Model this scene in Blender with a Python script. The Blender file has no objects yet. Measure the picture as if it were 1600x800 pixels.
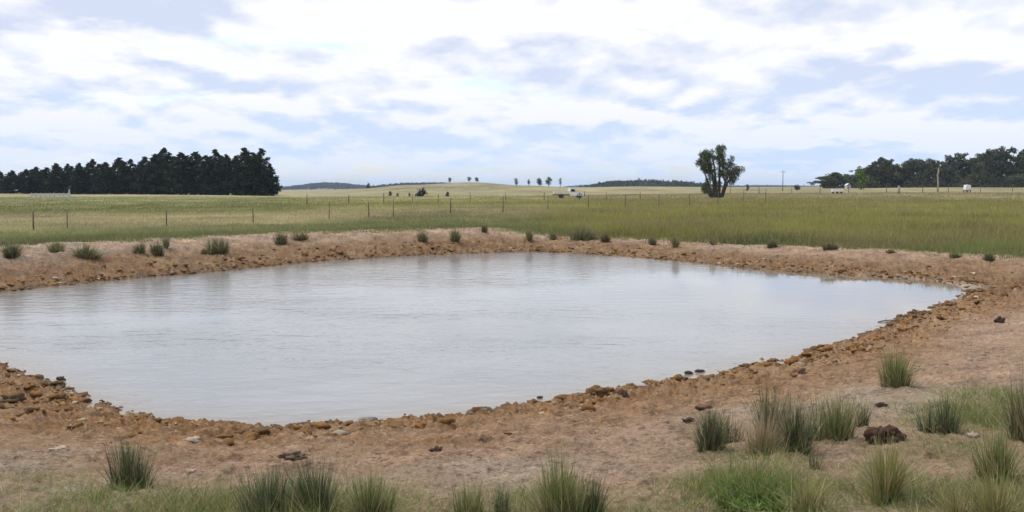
import bpy, math
import numpy as np

SC = bpy.context.scene
COL = SC.collection
F_PX = 1537.0                       # focal length in photograph pixels (1600 wide)
PITCH = math.atan2(108.0, F_PX)
CAM = np.array([0.0, 0.0, 2.8])     # the water surface is z = 0
CP, SP = math.cos(PITCH), math.sin(PITCH)

# ------------------------------------------------------------------ numeric helpers
def sstep(a, b, x):
    t = np.clip((x - a) / (b - a), 0, 1)
    return t * t * (3 - 2 * t)

_tab = np.random.RandomState(11)
_G = _tab.rand(256, 256) * 2 * np.pi
_GX, _GY = np.cos(_G), np.sin(_G)
def perlin(x, y):
    x = np.asarray(x, dtype=np.float64); y = np.asarray(y, dtype=np.float64)
    xi = np.floor(x).astype(np.int64); yi = np.floor(y).astype(np.int64)
    fx = x - xi; fy = y - yi
    u = fx * fx * fx * (fx * (fx * 6 - 15) + 10); v = fy * fy * fy * (fy * (fy * 6 - 15) + 10)
    def g(ix, iy, dx, dy):
        a = ix & 255; b = iy & 255
        return _GX[a, b] * dx + _GY[a, b] * dy
    n00 = g(xi, yi, fx, fy); n10 = g(xi + 1, yi, fx - 1, fy)
    n01 = g(xi, yi + 1, fx, fy - 1); n11 = g(xi + 1, yi + 1, fx - 1, fy - 1)
    return 1.5 * ((n00 * (1 - u) + n10 * u) * (1 - v) + (n01 * (1 - u) + n11 * u) * v)
def fbm(x, y, o=4, gain=0.5):
    s = 0; a = 1.0; t = 0
    for i in range(o):
        s = s + a * perlin(x * 2 ** i + 17.3 * i, y * 2 ** i - 9.1 * i); t += a; a *= gain
    return s / t
def lin(r, g, b):                   # display colour (0-255) to linear
    c = np.array([r, g, b], dtype=np.float64) / 255.0
    return np.where(c <= 0.04045, c / 12.92, ((c + 0.055) / 1.055) ** 2.4)

# ------------------------------------------------------------------ rays and the lie of the land
def ray(px, py):
    x = (px - 800.0) / F_PX; y = -(py - 400.0) / F_PX
    return np.array([x, CP + y * SP, -SP + y * CP])
def flat(px, py, z=0.0):
    d = ray(px, py); t = (z - CAM[2]) / d[2]
    return CAM + d * t

SHORE_PX = [(0,456),(100,446),(200,435),(300,428),(400,418),(500,408),(600,402),(700,397.5),(790,394),(850,393.5),
 (950,399),(1050,407),(1150,417),(1250,426),(1350,432),(1430,436),(1488,441),(1514,449),(1518,457),(1500,467),(1450,487),
 (1400,505),(1350,523),(1300,541),(1200,567),(1100,590),(1000,606),(930,618),(850,631),(750,645),(650,655),(560,663),
 (480,668),(400,670),(330,668),(260,660),(200,645),(140,625),(80,602),(0,570),(-120,532),(-190,500),(-120,470)]
TIP = flat(1500, 452)
_sh = np.array([flat(a, b)[:2] for a, b in SHORE_PX])
def _resample(P, n):                # smooth closed outline
    Q = np.vstack([P, P[:1]]); L = np.r_[0, np.cumsum(np.linalg.norm(np.diff(Q, axis=0), axis=1))]
    s = np.linspace(0, L[-1], n, endpoint=False)
    R = np.stack([np.interp(s, L, Q[:, 0]), np.interp(s, L, Q[:, 1])], 1)
    for _ in range(2):
        R = 0.25 * np.roll(R, 1, 0) + 0.5 * R + 0.25 * np.roll(R, -1, 0)
    return R
SHORE = _resample(_sh, 130)
def shore_dist(x, y):               # signed: positive on land
    x = np.asarray(x, float).ravel(); y = np.asarray(y, float).ravel()
    out = np.empty_like(x)
    A = SHORE; B = np.roll(SHORE, -1, 0); E = B - A; EE = (E ** 2).sum(1)
    for k in range(0, len(x), 20000):
        X = x[k:k+20000, None]; Y = y[k:k+20000, None]
        dx = X - A[:, 0]; dy = Y - A[:, 1]
        t = np.clip((dx * E[:, 0] + dy * E[:, 1]) / EE, 0, 1)
        d2 = (dx - t * E[:, 0]) ** 2 + (dy - t * E[:, 1]) ** 2
        d = np.sqrt(d2.min(1))
        cond = (A[:, 1] > Y) != (B[:, 1] > Y)
        with np.errstate(divide='ignore', invalid='ignore'):
            xc = A[:, 0] + (Y - A[:, 1]) / np.where(E[:, 1] == 0, 1e-9, E[:, 1]) * E[:, 0]
        ins = (np.sum(cond & (X < xc), 1) % 2) == 1
        out[k:k+20000] = np.where(ins, -d, d)
    return out

_PQ = np.array([-400, 300, 450, 560, 640, 740, 820, 900, 1000, 1150, 1500, 2000.])
_PD = np.array([36, 52, 90, 130, 200, 300, 450, 650, 900, 1500, 3000, 9000.])
_PZ = np.array([
 [.75, .52, .45, .60, .85, 1.0, .9, .6, .3, .0, -1, -2],
 [.75, .52, .45, .60, .85, 1.0, .9, .4, .0, -.5, -2, -3],
 [.78, .55, .55, .65, .80, .75, .0, -1.2, -2, -3, -4, -5],
 [.80, .60, .65, .70, .85, 1.0, 1.3, 1.6, .5, -2, -4, -5],
 [.80, .62, .70, .75, .95, 1.4, 2.7, 4.0, 2.5, -2, -4, -5],
 [.80, .65, .75, .85, 1.0, 1.7, 3.7, 5.9, 4.5, 1.0, -3, -4],
 [.62, .58, .72, .85, 1.0, 1.6, 2.9, 3.8, 3.0, 1.0, -3, -4],
 [.55, .55, .72, .85, 1.0, 1.5, 2.2, 2.4, 2.4, 1.0, -3, -4],
 [.50, .52, .72, .95, 1.2, 1.7, 2.4, 2.8, 3.2, 1.5, -3, -4],
 [.48, .52, .75, 1.0, 1.4, 2.0, 2.4, 2.5, 2.5, 2.0, -2, -3],
 [.48, .52, .75, 1.05, 1.6, 2.6, 3.1, 3.5, 4.0, 4.5, 4, 3],
 [.48, .52, .75, 1.05, 1.6, 2.6, 3.1, 3.5, 4.0, 4.5, 4, 3]])
def quaz(x, y):
    return np.clip(800 + F_PX * x / np.maximum(y, 0.6 * np.abs(x) + 1e-3), -400, 2000)
def field_z(q, D):
    lD = np.log(np.clip(D, 36, 9000)); lP = np.log(_PD)
    j = np.clip(np.searchsorted(lP, lD) - 1, 0, len(lP) - 2)
    tj = (lD - lP[j]) / (lP[j + 1] - lP[j]); tj = np.clip(tj, 0, 1)
    tj = tj * tj * (3 - 2 * tj) * .5 + tj * .5
    i = np.clip(np.searchsorted(_PQ, q) - 1, 0, len(_PQ) - 2)
    ti = np.clip((q - _PQ[i]) / (_PQ[i + 1] - _PQ[i]), 0, 1); ti = ti * ti * (3 - 2 * ti)
    a = _PZ[i, j] * (1 - tj) + _PZ[i, j + 1] * tj
    b = _PZ[i + 1, j] * (1 - tj) + _PZ[i + 1, j + 1] * tj
    return a * (1 - ti) + b * ti

def land(x, y, d=None):             # smooth lie of the land
    x = np.asarray(x, float).ravel(); y = np.asarray(y, float).ravel()
    D = np.sqrt(x * x + y * y)
    if d is None:
        d = shore_dist(x, y)
    q = quaz(x, y)
    dp = np.maximum(d, 0)
    zn = np.minimum(.145 * dp / (1 + .03 * dp), 1.15 + .002 * dp)
    crest = np.interp(q, [-400, 0, 200, 700, 775, 870, 1100, 1600], [.95, .92, .86, .88, .86, .52, .48, .50])
    zc = crest * (1 - (1 - np.clip(dp / 5.0, 0, 1)) ** 1.6)
    zf = zc + (field_z(q, D) - zc) * sstep(4.6, 12, dp)
    w = sstep(13, 25, y)
    z = zn * (1 - w) + zf * w
    zin = np.maximum(.30 * d, -1.2)
    z = np.where(d > 0, z, zin)
    und = fbm(x / 60., y / 60., 3) * .18 * sstep(70, 160, D) + fbm(x / 150., y / 150., 2) * .30 * sstep(300, 800, D)
    return z + und

def hit(px, py):                    # where the line of sight meets the land
    d = ray(px, py)
    t = np.geomspace(4, 4000, 3000)
    P = CAM[None] + t[:, None] * d[None]
    h = P[:, 2] - np.maximum(land(P[:, 0], P[:, 1]), 0)
    k = np.argmax(h < 0)
    if h[k] >= 0: k = len(t) - 1
    k = max(k, 1)
    a, b = h[k - 1], h[k]
    s = a / (a - b) if a != b else 0
    p = P[k - 1] * (1 - s) + P[k] * s
    return p
def ground(x, y):
    return float(full_z(np.array([x]), np.array([y]))[0])
def at(px, D):                      # a spot D metres forward on the sight line's bearing
    dr = ray(px, 400); x = dr[0] / dr[1] * D
    return np.array([x, D, float(land(np.array([x]), np.array([D]))[0])])
def mpp(p):                         # metres per photograph pixel at p
    return (p[1] * CP + (CAM[2] - p[2]) * SP) / F_PX

def full_z(x, y, d=None):           # with lumps
    x = np.asarray(x, float).ravel(); y = np.asarray(y, float).ravel()
    if d is None: d = shore_dist(x, y)
    D = np.sqrt(x * x + y * y)
    dd = d + .28 * fbm(x * .55, y * .55, 3) + .12 * fbm(x * 2.1, y * 2.1, 2)
    z = land(x, y, dd)
    near = 1 - sstep(60, 90, D)
    out = sstep(-.3, .3, dd)
    fw = np.maximum(sstep(21, 27, y), .7 * sstep(8, 12, x))
    band = np.exp(-np.clip((dd - .55 - .6 * fw) / (.95 + .8 * fw), -3, 9) ** 2)
    rid = 1 - np.abs(fbm(x * 1.9, y * 1.9, 4, .6)) * 2.6
    l2 = fbm(x * 4.3 + 5, y * 4.3, 4, .6)
    l3 = fbm(x * 10.5, y * 10.5 + 8, 3, .6)
    z = z + near * (band * (.085 * np.maximum(rid, -.4) * (.5 + fbm(x * .5, y * .5, 2)) + .13 * l2 + .055 * l3)
                    + out * (.055 * fbm(x * .8, y * .8, 3) + .045 * fbm(x * 3.1, y * 3.1, 4, .6) + .034 * fbm(x * 11, y * 11, 3, .65)))
    fb = sstep(20, 26, y) * near * np.exp(-((dd - 3.0) / 2.2) ** 2)
    z = z + fb * (.13 * fbm(x * .55 + 3, y * .55, 3) + .07 * fbm(x * 2.2, y * 2.2, 3))
    # hollows trodden by stock, on the right-hand and far-left bank
    pits = (sstep(.22, .5, fbm(x * 1.3 + 40, y * 1.3, 2)) * .05 + sstep(.30, .48, perlin(x * 4.1 + 9, y * 4.1)) * .045 * sstep(-.1, .3, fbm(x * .6, y * .6 + 60, 2))) * out * near
    z = z - pits
    return z

GE_PX = np.array([(-250,398),(0,386),(100,379),(200,376),(300,372),(400,366),(500,362),(600,360),(700,357),(760,356),(810,363),
 (860,368),(950,372),(1050,377),(1150,380),(1250,384),(1350,388),(1450,393),(1540,400),(1600,403),(1800,415)], float)
_ge = []
for a, b in GE_PX:
    p = hit(a, b); _ge.append((math.atan2(p[0], p[1]), math.hypot(p[0], p[1])))
_ge = np.array(_ge)
def grass_edge(x, y):               # metres beyond the edge of the sward (negative: bare bank)
    az = np.arctan2(x, y); r = np.hypot(x, y)
    e = np.interp(az, _ge[:, 0], _ge[:, 1])
    return np.where(y > 0, r - e, -5.0)

# ------------------------------------------------------------------ mesh helpers
def new_mesh(name, V, Fc):
    V = np.asarray(V, np.float32).reshape(-1, 3)
    me = bpy.data.meshes.new(name)
    if isinstance(Fc, np.ndarray):
        n, k = Fc.shape
        me.vertices.add(len(V)); me.vertices.foreach_set('co', V.ravel())
        me.loops.add(n * k); me.loops.foreach_set('vertex_index', Fc.astype(np.int32).ravel())
        me.polygons.add(n); me.polygons.foreach_set('loop_start', np.arange(0, n * k, k, dtype=np.int32))
        me.update(calc_edges=True)
    else:
        me.from_pydata([tuple(map(float, v)) for v in V], [], Fc); me.update()
    return me
def attr_f(me, name, a):
    at_ = me.attributes.new(name, 'FLOAT', 'POINT'); at_.data.foreach_set('value', np.asarray(a, np.float32).ravel())
def attr_c(me, name, a):
    a = np.asarray(a, np.float32).reshape(-1, 3); a = np.hstack([a, np.ones((len(a), 1), np.float32)])
    at_ = me.attributes.new(name, 'FLOAT_COLOR', 'POINT'); at_.data.foreach_set('color', a.ravel())
def link(name, me, mat=None, parent=None, smooth=False):
    o = bpy.data.objects.new(name, me); COL.objects.link(o)
    if mat and not me.materials: me.materials.append(mat)
    if smooth: me.polygons.foreach_set('use_smooth', [True] * len(me.polygons))
    if parent: o.parent = parent
    return o
def tag(o, label=None, cat=None, group=None, kind=None):
    if label: o['label'] = label
    if cat: o['category'] = cat
    if group: o['group'] = group
    if kind: o['kind'] = kind
    return o
def thing(name, loc, rz, label, cat, group=None):
    o = bpy.data.objects.new(name, None); COL.objects.link(o)
    o.location = loc; o.rotation_euler = (0, 0, rz); o.empty_display_size = .2
    return tag(o, label, cat, group)
def copy_tree(o, parent=None):
    c = o.copy(); COL.objects.link(c)
    if parent: c.parent = parent
    for ch in list(o.children): copy_tree(ch, c)
    return c

class MB:                           # collects shapes into one mesh
    def __init__(s): s.v = []; s.f = []
    def add(s, V, Fs):
        b = len(s.v); s.v += [tuple(map(float, p)) for p in V]; s.f += [tuple(i + b for i in f) for f in Fs]
    def box(s, c, size, rz=0, taper=1.0):
        cx, cy, cz = c; a, b, h = [q / 2 for q in size]; V = []
        for sz, k in ((-1, 1.0), (1, taper)):
            for sx, sy in ((-1, -1), (1, -1), (1, 1), (-1, 1)):
                X, Y = sx * a * k, sy * b * k
                V.append((cx + X * math.cos(rz) - Y * math.sin(rz), cy + X * math.sin(rz) + Y * math.cos(rz), cz + sz * h))
        s.add(V, [(3, 2, 1, 0), (4, 5, 6, 7), (0, 1, 5, 4), (1, 2, 6, 5), (2, 3, 7, 6), (3, 0, 4, 7)])
    def tube(s, pts, rad, n=6):
        pts = [np.array(p, float) for p in pts]; rings = []
        for i, p in enumerate(pts):
            t = pts[min(i + 1, len(pts) - 1)] - pts[max(i - 1, 0)]; t = t / (np.linalg.norm(t) + 1e-9)
            u = np.cross(t, (0, 0, 1.) if abs(t[2]) < .9 else (1., 0, 0)); u /= np.linalg.norm(u); w = np.cross(t, u)
            r = rad[i] if hasattr(rad, '__len__') else rad
            rings.append([p + r * (math.cos(k * 2 * math.pi / n) * u + math.sin(k * 2 * math.pi / n) * w) for k in range(n)])
        V = [q for rg in rings for q in rg]; Fs = []
        for i in range(len(pts) - 1):
            for k in range(n):
                a = i * n + k; b = i * n + (k + 1) % n
                Fs.append((a, b, b + n, a + n))
        Fs.append(tuple(range(n - 1, -1, -1))); Fs.append(tuple(range((len(pts) - 1) * n, len(pts) * n)))
        s.add(V, Fs)
    def prism(s, prof, y0, y1):     # profile in x,z extruded along y
        n = len(prof); V = [(a, y0, b) for a, b in prof] + [(a, y1, b) for a, b in prof]
        Fs = [tuple(range(n)), tuple(range(2 * n - 1, n - 1, -1))]
        for k in range(n):
            j = (k + 1) % n; Fs.append((k, k + n, j + n, j))
        s.add(V, Fs)
    def build(s, name, mat, parent=None, smooth=False, bevel=0):
        me = new_mesh(name, np.array(s.v), s.f); o = link(name, me, mat, parent, smooth)
        import bmesh
        bm = bmesh.new(); bm.from_mesh(me); bmesh.ops.recalc_face_normals(bm, faces=bm.faces)
        if bevel: bmesh.ops.bevel(bm, geom=list(bm.edges), offset=bevel, segments=2, affect='EDGES', clamp_overlap=True)
        bm.to_mesh(me); bm.free()
        return o

# ------------------------------------------------------------------ materials
class NT:
    def __init__(s, tree): s.t = tree; s.n = tree.nodes; s.l = tree.links
    def new(s, typ, **kw):
        nd = s.n.new(typ)
        for k, v in kw.items(): setattr(nd, k, v)
        return nd
    def put(s, sock, v):
        if isinstance(v, bpy.types.NodeSocket): s.l.new(v, sock)
        elif hasattr(v, '__len__'):
            v = tuple(float(q) for q in v)
            sock.default_value = v if len(v) == len(sock.default_value) else v + (1.0,)
        else: sock.default_value = v
    def m(s, op, a, b=None, c=None, clamp=False):
        nd = s.new('ShaderNodeMath', operation=op, use_clamp=clamp); s.put(nd.inputs[0], a)
        if b is not None: s.put(nd.inputs[1], b)
        if c is not None: s.put(nd.inputs[2], c)
        return nd.outputs[0]
    def mix(s, f, a, b, typ='RGBA', blend='MIX'):
        nd = s.new('ShaderNodeMix', data_type='RGBA', blend_type=blend); s.put(nd.inputs[0], f)
        s.put(nd.inputs[6], a); s.put(nd.inputs[7], b); return nd.outputs[2]
    def noise(s, vec, scale, detail=4, rough=.55, dist=0.0):
        nd = s.new('ShaderNodeTexNoise'); s.put(nd.inputs['Vector'], vec)
        nd.inputs['Scale'].default_value = scale; nd.inputs['Detail'].default_value = detail
        nd.inputs['Roughness'].default_value = rough; nd.inputs['Distortion'].default_value = dist
        return nd.outputs[0]
    def ramp(s, f, a, b):
        nd = s.new('ShaderNodeMapRange', interpolation_type='SMOOTHSTEP'); s.put(nd.inputs[0], f)
        s.put(nd.inputs[1], a); s.put(nd.inputs[2], b); return nd.outputs[0]
    def attr(s, name):
        nd = s.new('ShaderNodeAttribute', attribute_name=name); return nd
    def mapping(s, vec, scale=(1, 1, 1), loc=(0, 0, 0)):
        nd = s.new('ShaderNodeMapping'); s.put(nd.inputs[0], vec); nd.inputs['Scale'].default_value = scale
        nd.inputs['Location'].default_value = loc; return nd.outputs[0]
def material(name):
    m = bpy.data.materials.new(name); m.use_nodes = True; t = NT(m.node_tree)
    return m, t, m.node_tree.nodes['Principled BSDF']
def simple(name, col, rough=.7, metal=0, var=.25, scale=3.0, spec=.3):
    m, t, p = material(name)
    tc = t.new('ShaderNodeTexCoord').outputs['Object']
    f = t.noise(tc, scale, 5)
    c = t.mix(t.ramp(f, .3, .7), np.array(col) * (1 - var), np.array(col) * (1 + var * .6))
    t.put(p.inputs['Base Color'], c); p.inputs['Roughness'].default_value = rough
    p.inputs['Metallic'].default_value = metal; p.inputs['Specular IOR Level'].default_value = spec
    return m
def leafy(name, base, tip, dry, dryness=.15, trans=.25):
    """blades coloured by a per-blade random number and the place along the blade"""
    m, t, p = material(name)
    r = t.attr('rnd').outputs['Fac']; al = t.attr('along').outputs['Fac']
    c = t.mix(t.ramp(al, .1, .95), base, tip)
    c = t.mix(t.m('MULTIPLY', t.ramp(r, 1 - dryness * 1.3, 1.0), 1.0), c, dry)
    r2 = t.m('FRACT', t.m('MULTIPLY', r, 17.3))
    hsv = t.new('ShaderNodeHueSaturation'); t.put(hsv.inputs['Color'], c)
    t.put(hsv.inputs['Value'], t.m('ADD', .7, t.m('MULTIPLY', r2, .6)))
    t.put(hsv.inputs['Hue'], t.m('ADD', .49, t.m('MULTIPLY', r, .02)))
    t.put(p.inputs['Base Color'], hsv.outputs[0]); p.inputs['Roughness'].default_value = .6
    p.inputs['Specular IOR Level'].default_value = .25
    tr = t.new('ShaderNodeBsdfTranslucent'); t.put(tr.inputs[0], hsv.outputs[0])
    mx = t.new('ShaderNodeMixShader'); mx.inputs[0].default_value = trans
    out = m.node_tree.nodes['Material Output']
    t.l.new(p.outputs[0], mx.inputs[1]); t.l.new(tr.outputs[0], mx.inputs[2]); t.l.new(mx.outputs[0], out.inputs[0])
    return m

# --- ground
def ground_material():
    m, t, p = material('ground_soil_and_grass')
    pos = t.new('ShaderNodeNewGeometry').outputs['Position']
    base = t.attr('col').outputs['Color']
    soil = t.attr('soil').outputs['Fac']
    n1 = t.noise(pos, 2.2, 8, .65); n2 = t.noise(pos, 14, 8, .7); n3 = t.noise(pos, .35, 4)
    amp = t.m('MULTIPLY', soil, 1.0)
    v = t.m('MULTIPLY', t.m('SUBTRACT', n1, .5), 1.1); v = t.m('ADD', v, t.m('MULTIPLY', t.m('SUBTRACT', n2, .5), 1.5))
    v = t.m('MAXIMUM', t.m('ADD', 1.0, t.m('MULTIPLY', v, t.m('ADD', .45, t.m('MULTIPLY', amp, .6)))), .3)
    c = t.mix(1.0, base, v, blend='MULTIPLY')
    # pale straw litter and stones on the soil
    lit = t.m('MULTIPLY', t.ramp(t.noise(t.mapping(pos, (1, 2.4, 1)), 11, 7, .82), .54, .62), t.m('MULTIPLY', soil, .66))
    c = t.mix(lit, c, (.56, .43, .30))
    drk = t.m('MULTIPLY', t.ramp(t.noise(t.mapping(pos, (1, 1.7, 1)), 8.0, 8, .82), .53, .60), t.m('MULTIPLY', soil, .85))  # dark crevices of the rough soil, their shade painted in as noise
    c = t.mix(drk, c, (.105, .066, .042))
    c = t.mix(t.m('MULTIPLY', t.ramp(t.noise(pos, .9, 5, .6), .5, .7), t.m('MULTIPLY', soil, .5)), c, (.30, .215, .125))
    t.put(p.inputs['Base Color'], c); p.inputs['Roughness'].default_value = .95
    p.inputs['Specular IOR Level'].default_value = .12
    b = t.new('ShaderNodeBump'); b.inputs['Strength'].default_value = 1.0; b.inputs['Distance'].default_value = .06
    t.put(b.inputs['Height'], t.m('ADD', n2, t.m('MULTIPLY', t.noise(pos, 40, 5, .7), .4)))
    t.put(p.inputs['Normal'], b.outputs[0])
    return m

SPOTS = [  # low turf near the camera: px, py, radius m, strength
 (1180,768,.55,1.0), (1590,650,1.0,.8), (1520,705,.6,.4), (1430,785,.7,.6), (1250,800,.5,.6), (1580,790,.7,.8), (1300,700,.5,.25), (1080,790,.5,.45),
 (900,800,.5,.7), (780,805,.5,.6), (600,800,.55,.7), (460,800,.6,.9), (250,800,.6,.6), (120,800,.7,.6), (30,760,.6,.45), (330,798,.5,.7), (690,798,.4,.7), (530,790,.5,.6), (830,790,.5,.6), (970,800,.4,.5), (1220,715,.5,.4), (1130,712,.35,.3), (1490,640,.5,.35), (1380,735,.4,.35), (1550,620,.6,.6), (205,770,.35,.5)]
SPOTW = [(hit(a, b), r, s) for a, b, r, s in SPOTS]
def turf_mask(x, y):
    g = np.zeros_like(x)
    for p, r, s in SPOTW:
        g = np.maximum(g, s * np.exp(-(((x - p[0]) / r) ** 2 + ((y - p[1]) / (r * 1.3)) ** 2)))
    g = np.maximum(g, .9 * (1 - sstep(4.4, 5.9, y)) * (y > -40))      # sward on the bank top where the camera stands
    return np.clip(g * (1.0 + .8 * fbm(x * 1.3, y * 1.3, 3)), 0, 1)

C_PINK = np.array([.325, .218, .142]); C_CLAY = np.array([.232, .116, .038]); C_WET = np.array([.105, .070, .042])
C_GREY = np.array([.36, .30, .225])
def field_colour(x, y):
    q = quaz(x, y); D = np.hypot(x, y)
    n = fbm(x / 9., y / 9., 4); n2 = fbm(x / 45. + 3, y / 70., 3)
    Dn = D * (1 + .10 * n + .12 * n2)
    G1 = np.array([.165, .172, .070]); TAN = np.array([.325, .282, .150]); G2 = np.array([.180, .185, .062])
    OL = np.array([.232, .226, .058]); BR = np.array([.275, .240, .118]); HILL = np.array([.215, .190, .098]); EDG = np.array([.125, .150, .050])
    def band(stops, cols):
        k = np.stack([np.interp(Dn, stops, [c[i] for c in cols]) for i in range(3)], -1); return k
    left = band([38, 57, 64, 86, 98, 150, 180, 215, 330], [G1, G1 * 1.05, TAN, TAN, G2, G2 * .95, G2, TAN * .85, TAN * .8])
    mid = band([40, 60, 75, 100, 115, 200, 260, 420, 900], [G1, G1 * 1.1, TAN * .8, BR, OL * .95, BR, HILL, HILL * .95, HILL])
    right = band([38, 44, 52, 95, 120, 170, 240, 500, 900], [EDG * 1.25, OL * .9, OL, OL * 1.05, OL * .95, BR * .95, BR * .8, BR, HILL * .8])
    wl = (1 - sstep(400, 620, q))[..., None]
    wr = sstep(780, 960, q)[..., None]
    c = left * wl + mid * (1 - wl) * (1 - wr) + right * wr
    c = c + (np.array([.33, .285, .150]) - c) * (np.clip(fbm(x / 7. + 50, y / 13., 4) * 1.3, 0, .55) * sstep(60, 110, D))[..., None]
    c = c * (1 + .40 * n + .18 * fbm(x * .6, y * .25, 3) + .5 * sstep(200, 350, D) * fbm(x / 16., y / 60., 4) + .3 * n2)[..., None]
    sh = fbm(x / 14., y / 5., 3)
    c = c + (np.array([.215, .165, .090]) - c) * (np.clip(sh * 1.2 + .08, 0, .55))[..., None] * wr
    return np.clip(c * .93, .02, .6)

def ground_colour(x, y, d):
    ge = grass_edge(x, y) + 1.3 * fbm(x * .5, y * .5, 4)
    dd = d + .35 * fbm(x * .9, y * .9, 3)
    gy = sstep(.05, .5, fbm(x * .35, y * .35, 3))
    gy = np.clip(gy + .8 * (1 - sstep(-11, -5, x)) * sstep(22, 27, y) * sstep(-.3, .3, fbm(x * .8, y * .8, 3)), 0, 1.4)
    c = C_PINK + (C_GREY - C_PINK) * gy[..., None] * .6
    c = c * (1 + (.35 * fbm(x * 1.1 + 7, y * 1.1, 4) * (1 + .8 * sstep(20, 26, y))))[..., None]
    width = 2.0 + 1.1 * fbm(x * .3, y * .3, 2)
    width = width + 1.0 * sstep(9, 14, x) + .3 * sstep(25, 36, y)
    cl = 1 - sstep(width * .45, width * 1.6, dd + .5 * fbm(x * 2.2, y * 2.2, 3))
    c = c + (C_CLAY - c) * (cl * (.82 + .25 * fbm(x * 2.5, y * 2.5, 3)))[..., None]
    lowb = (1 - sstep(1.2, 4.2, dd + .9 * fbm(x * .7, y * .7, 3))) * sstep(21, 26, y)
    c = c * (1 - .26 * lowb)[..., None]
    er = sstep(.08, .34, fbm(x * 1.7 + 11, y * .8, 4, .6)) * sstep(21, 26, y)
    c = c + (np.array([.150, .098, .060]) - c) * (er * .6)[..., None]
    pale = sstep(.12, .45, fbm(x * 2.3 + 9, y * 2.3, 3)) * .5
    c = c + (np.array([.34, .235, .135]) - c) * (pale * cl)[..., None]
    clot = sstep(.10, .30, fbm(x * 3.4 + 30, y * 2.6, 4, .65)) * (.25 + .5 * cl) + sstep(.16, .34, fbm(x * 1.5 + 80, y * 1.1, 4, .6)) * .30
    c = c + (np.array([.115, .070, .040]) - c) * np.clip(clot, 0, .7)[..., None]
    wet = 1 - sstep(.02, .22, dd)
    tip = np.exp(-(((x - TIP[0]) / 3.0) ** 2 + ((y - TIP[1]) / 3.5) ** 2))
    c = c + (C_WET - c) * (wet * .85 * (1 - tip))[..., None]
    c = c + (np.array([.36, .31, .25]) - c) * (tip * (1 - sstep(.10, .45, dd)) * .9)[..., None]
    tm = turf_mask(x, y)
    c = c + (np.array([.17, .17, .065]) - c) * (tm * .75)[..., None]
    g = sstep(-.3, .5, ge)
    fc = field_colour(x, y)
    c = c * (1 - g)[..., None] + fc * g[..., None]
    return c, (1 - g) * (1 - .6 * tm)

def build_ground():
    rows = [2.0]
    while rows[-1] < 70:
        r = rows[-1]; h = max(2.3 - .05 * r, 1.5)
        rows.append(r + min(max(r * r / (h * 984) * .95, .012), .25))
    while rows[-1] < 9000: rows.append(rows[-1] * 1.03)
    rows = np.array([.02, .5, 1.0, 1.5] + rows)
    fine = np.radians(np.linspace(-34, 34, 1020)); side = np.radians(np.linspace(34, 326, 260)[1:-1])
    ang = np.r_[fine, side]; n = len(ang); R, A = np.meshgrid(rows, ang, indexing='ij')
    x = (R * np.sin(A)).ravel(); y = (R * np.cos(A)).ravel()
    d = shore_dist(x, y); z = full_z(x, y, d)
    V = np.stack([x, y, z], 1)
    m = len(rows); i = np.arange(m - 1)[:, None]; k = np.arange(n)[None]; k2 = (k + 1) % n
    Fc = np.stack([np.broadcast_to(i * n + k, (m - 1, n)), np.broadcast_to(i * n + k2, (m - 1, n)),
                   np.broadcast_to((i + 1) * n + k2, (m - 1, n)), np.broadcast_to((i + 1) * n + k, (m - 1, n))], -1).reshape(-1, 4)
    Fc = Fc[:, ::-1]
    me = new_mesh('ground', V, Fc)
    c, s = ground_colour(x, y, d)
    attr_c(me, 'col', c); attr_f(me, 'soil', s)
    o = link('ground', me, ground_material(), smooth=True)
    tag(o, kind='structure')
    print('ground verts', len(V))
build_ground()

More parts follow.
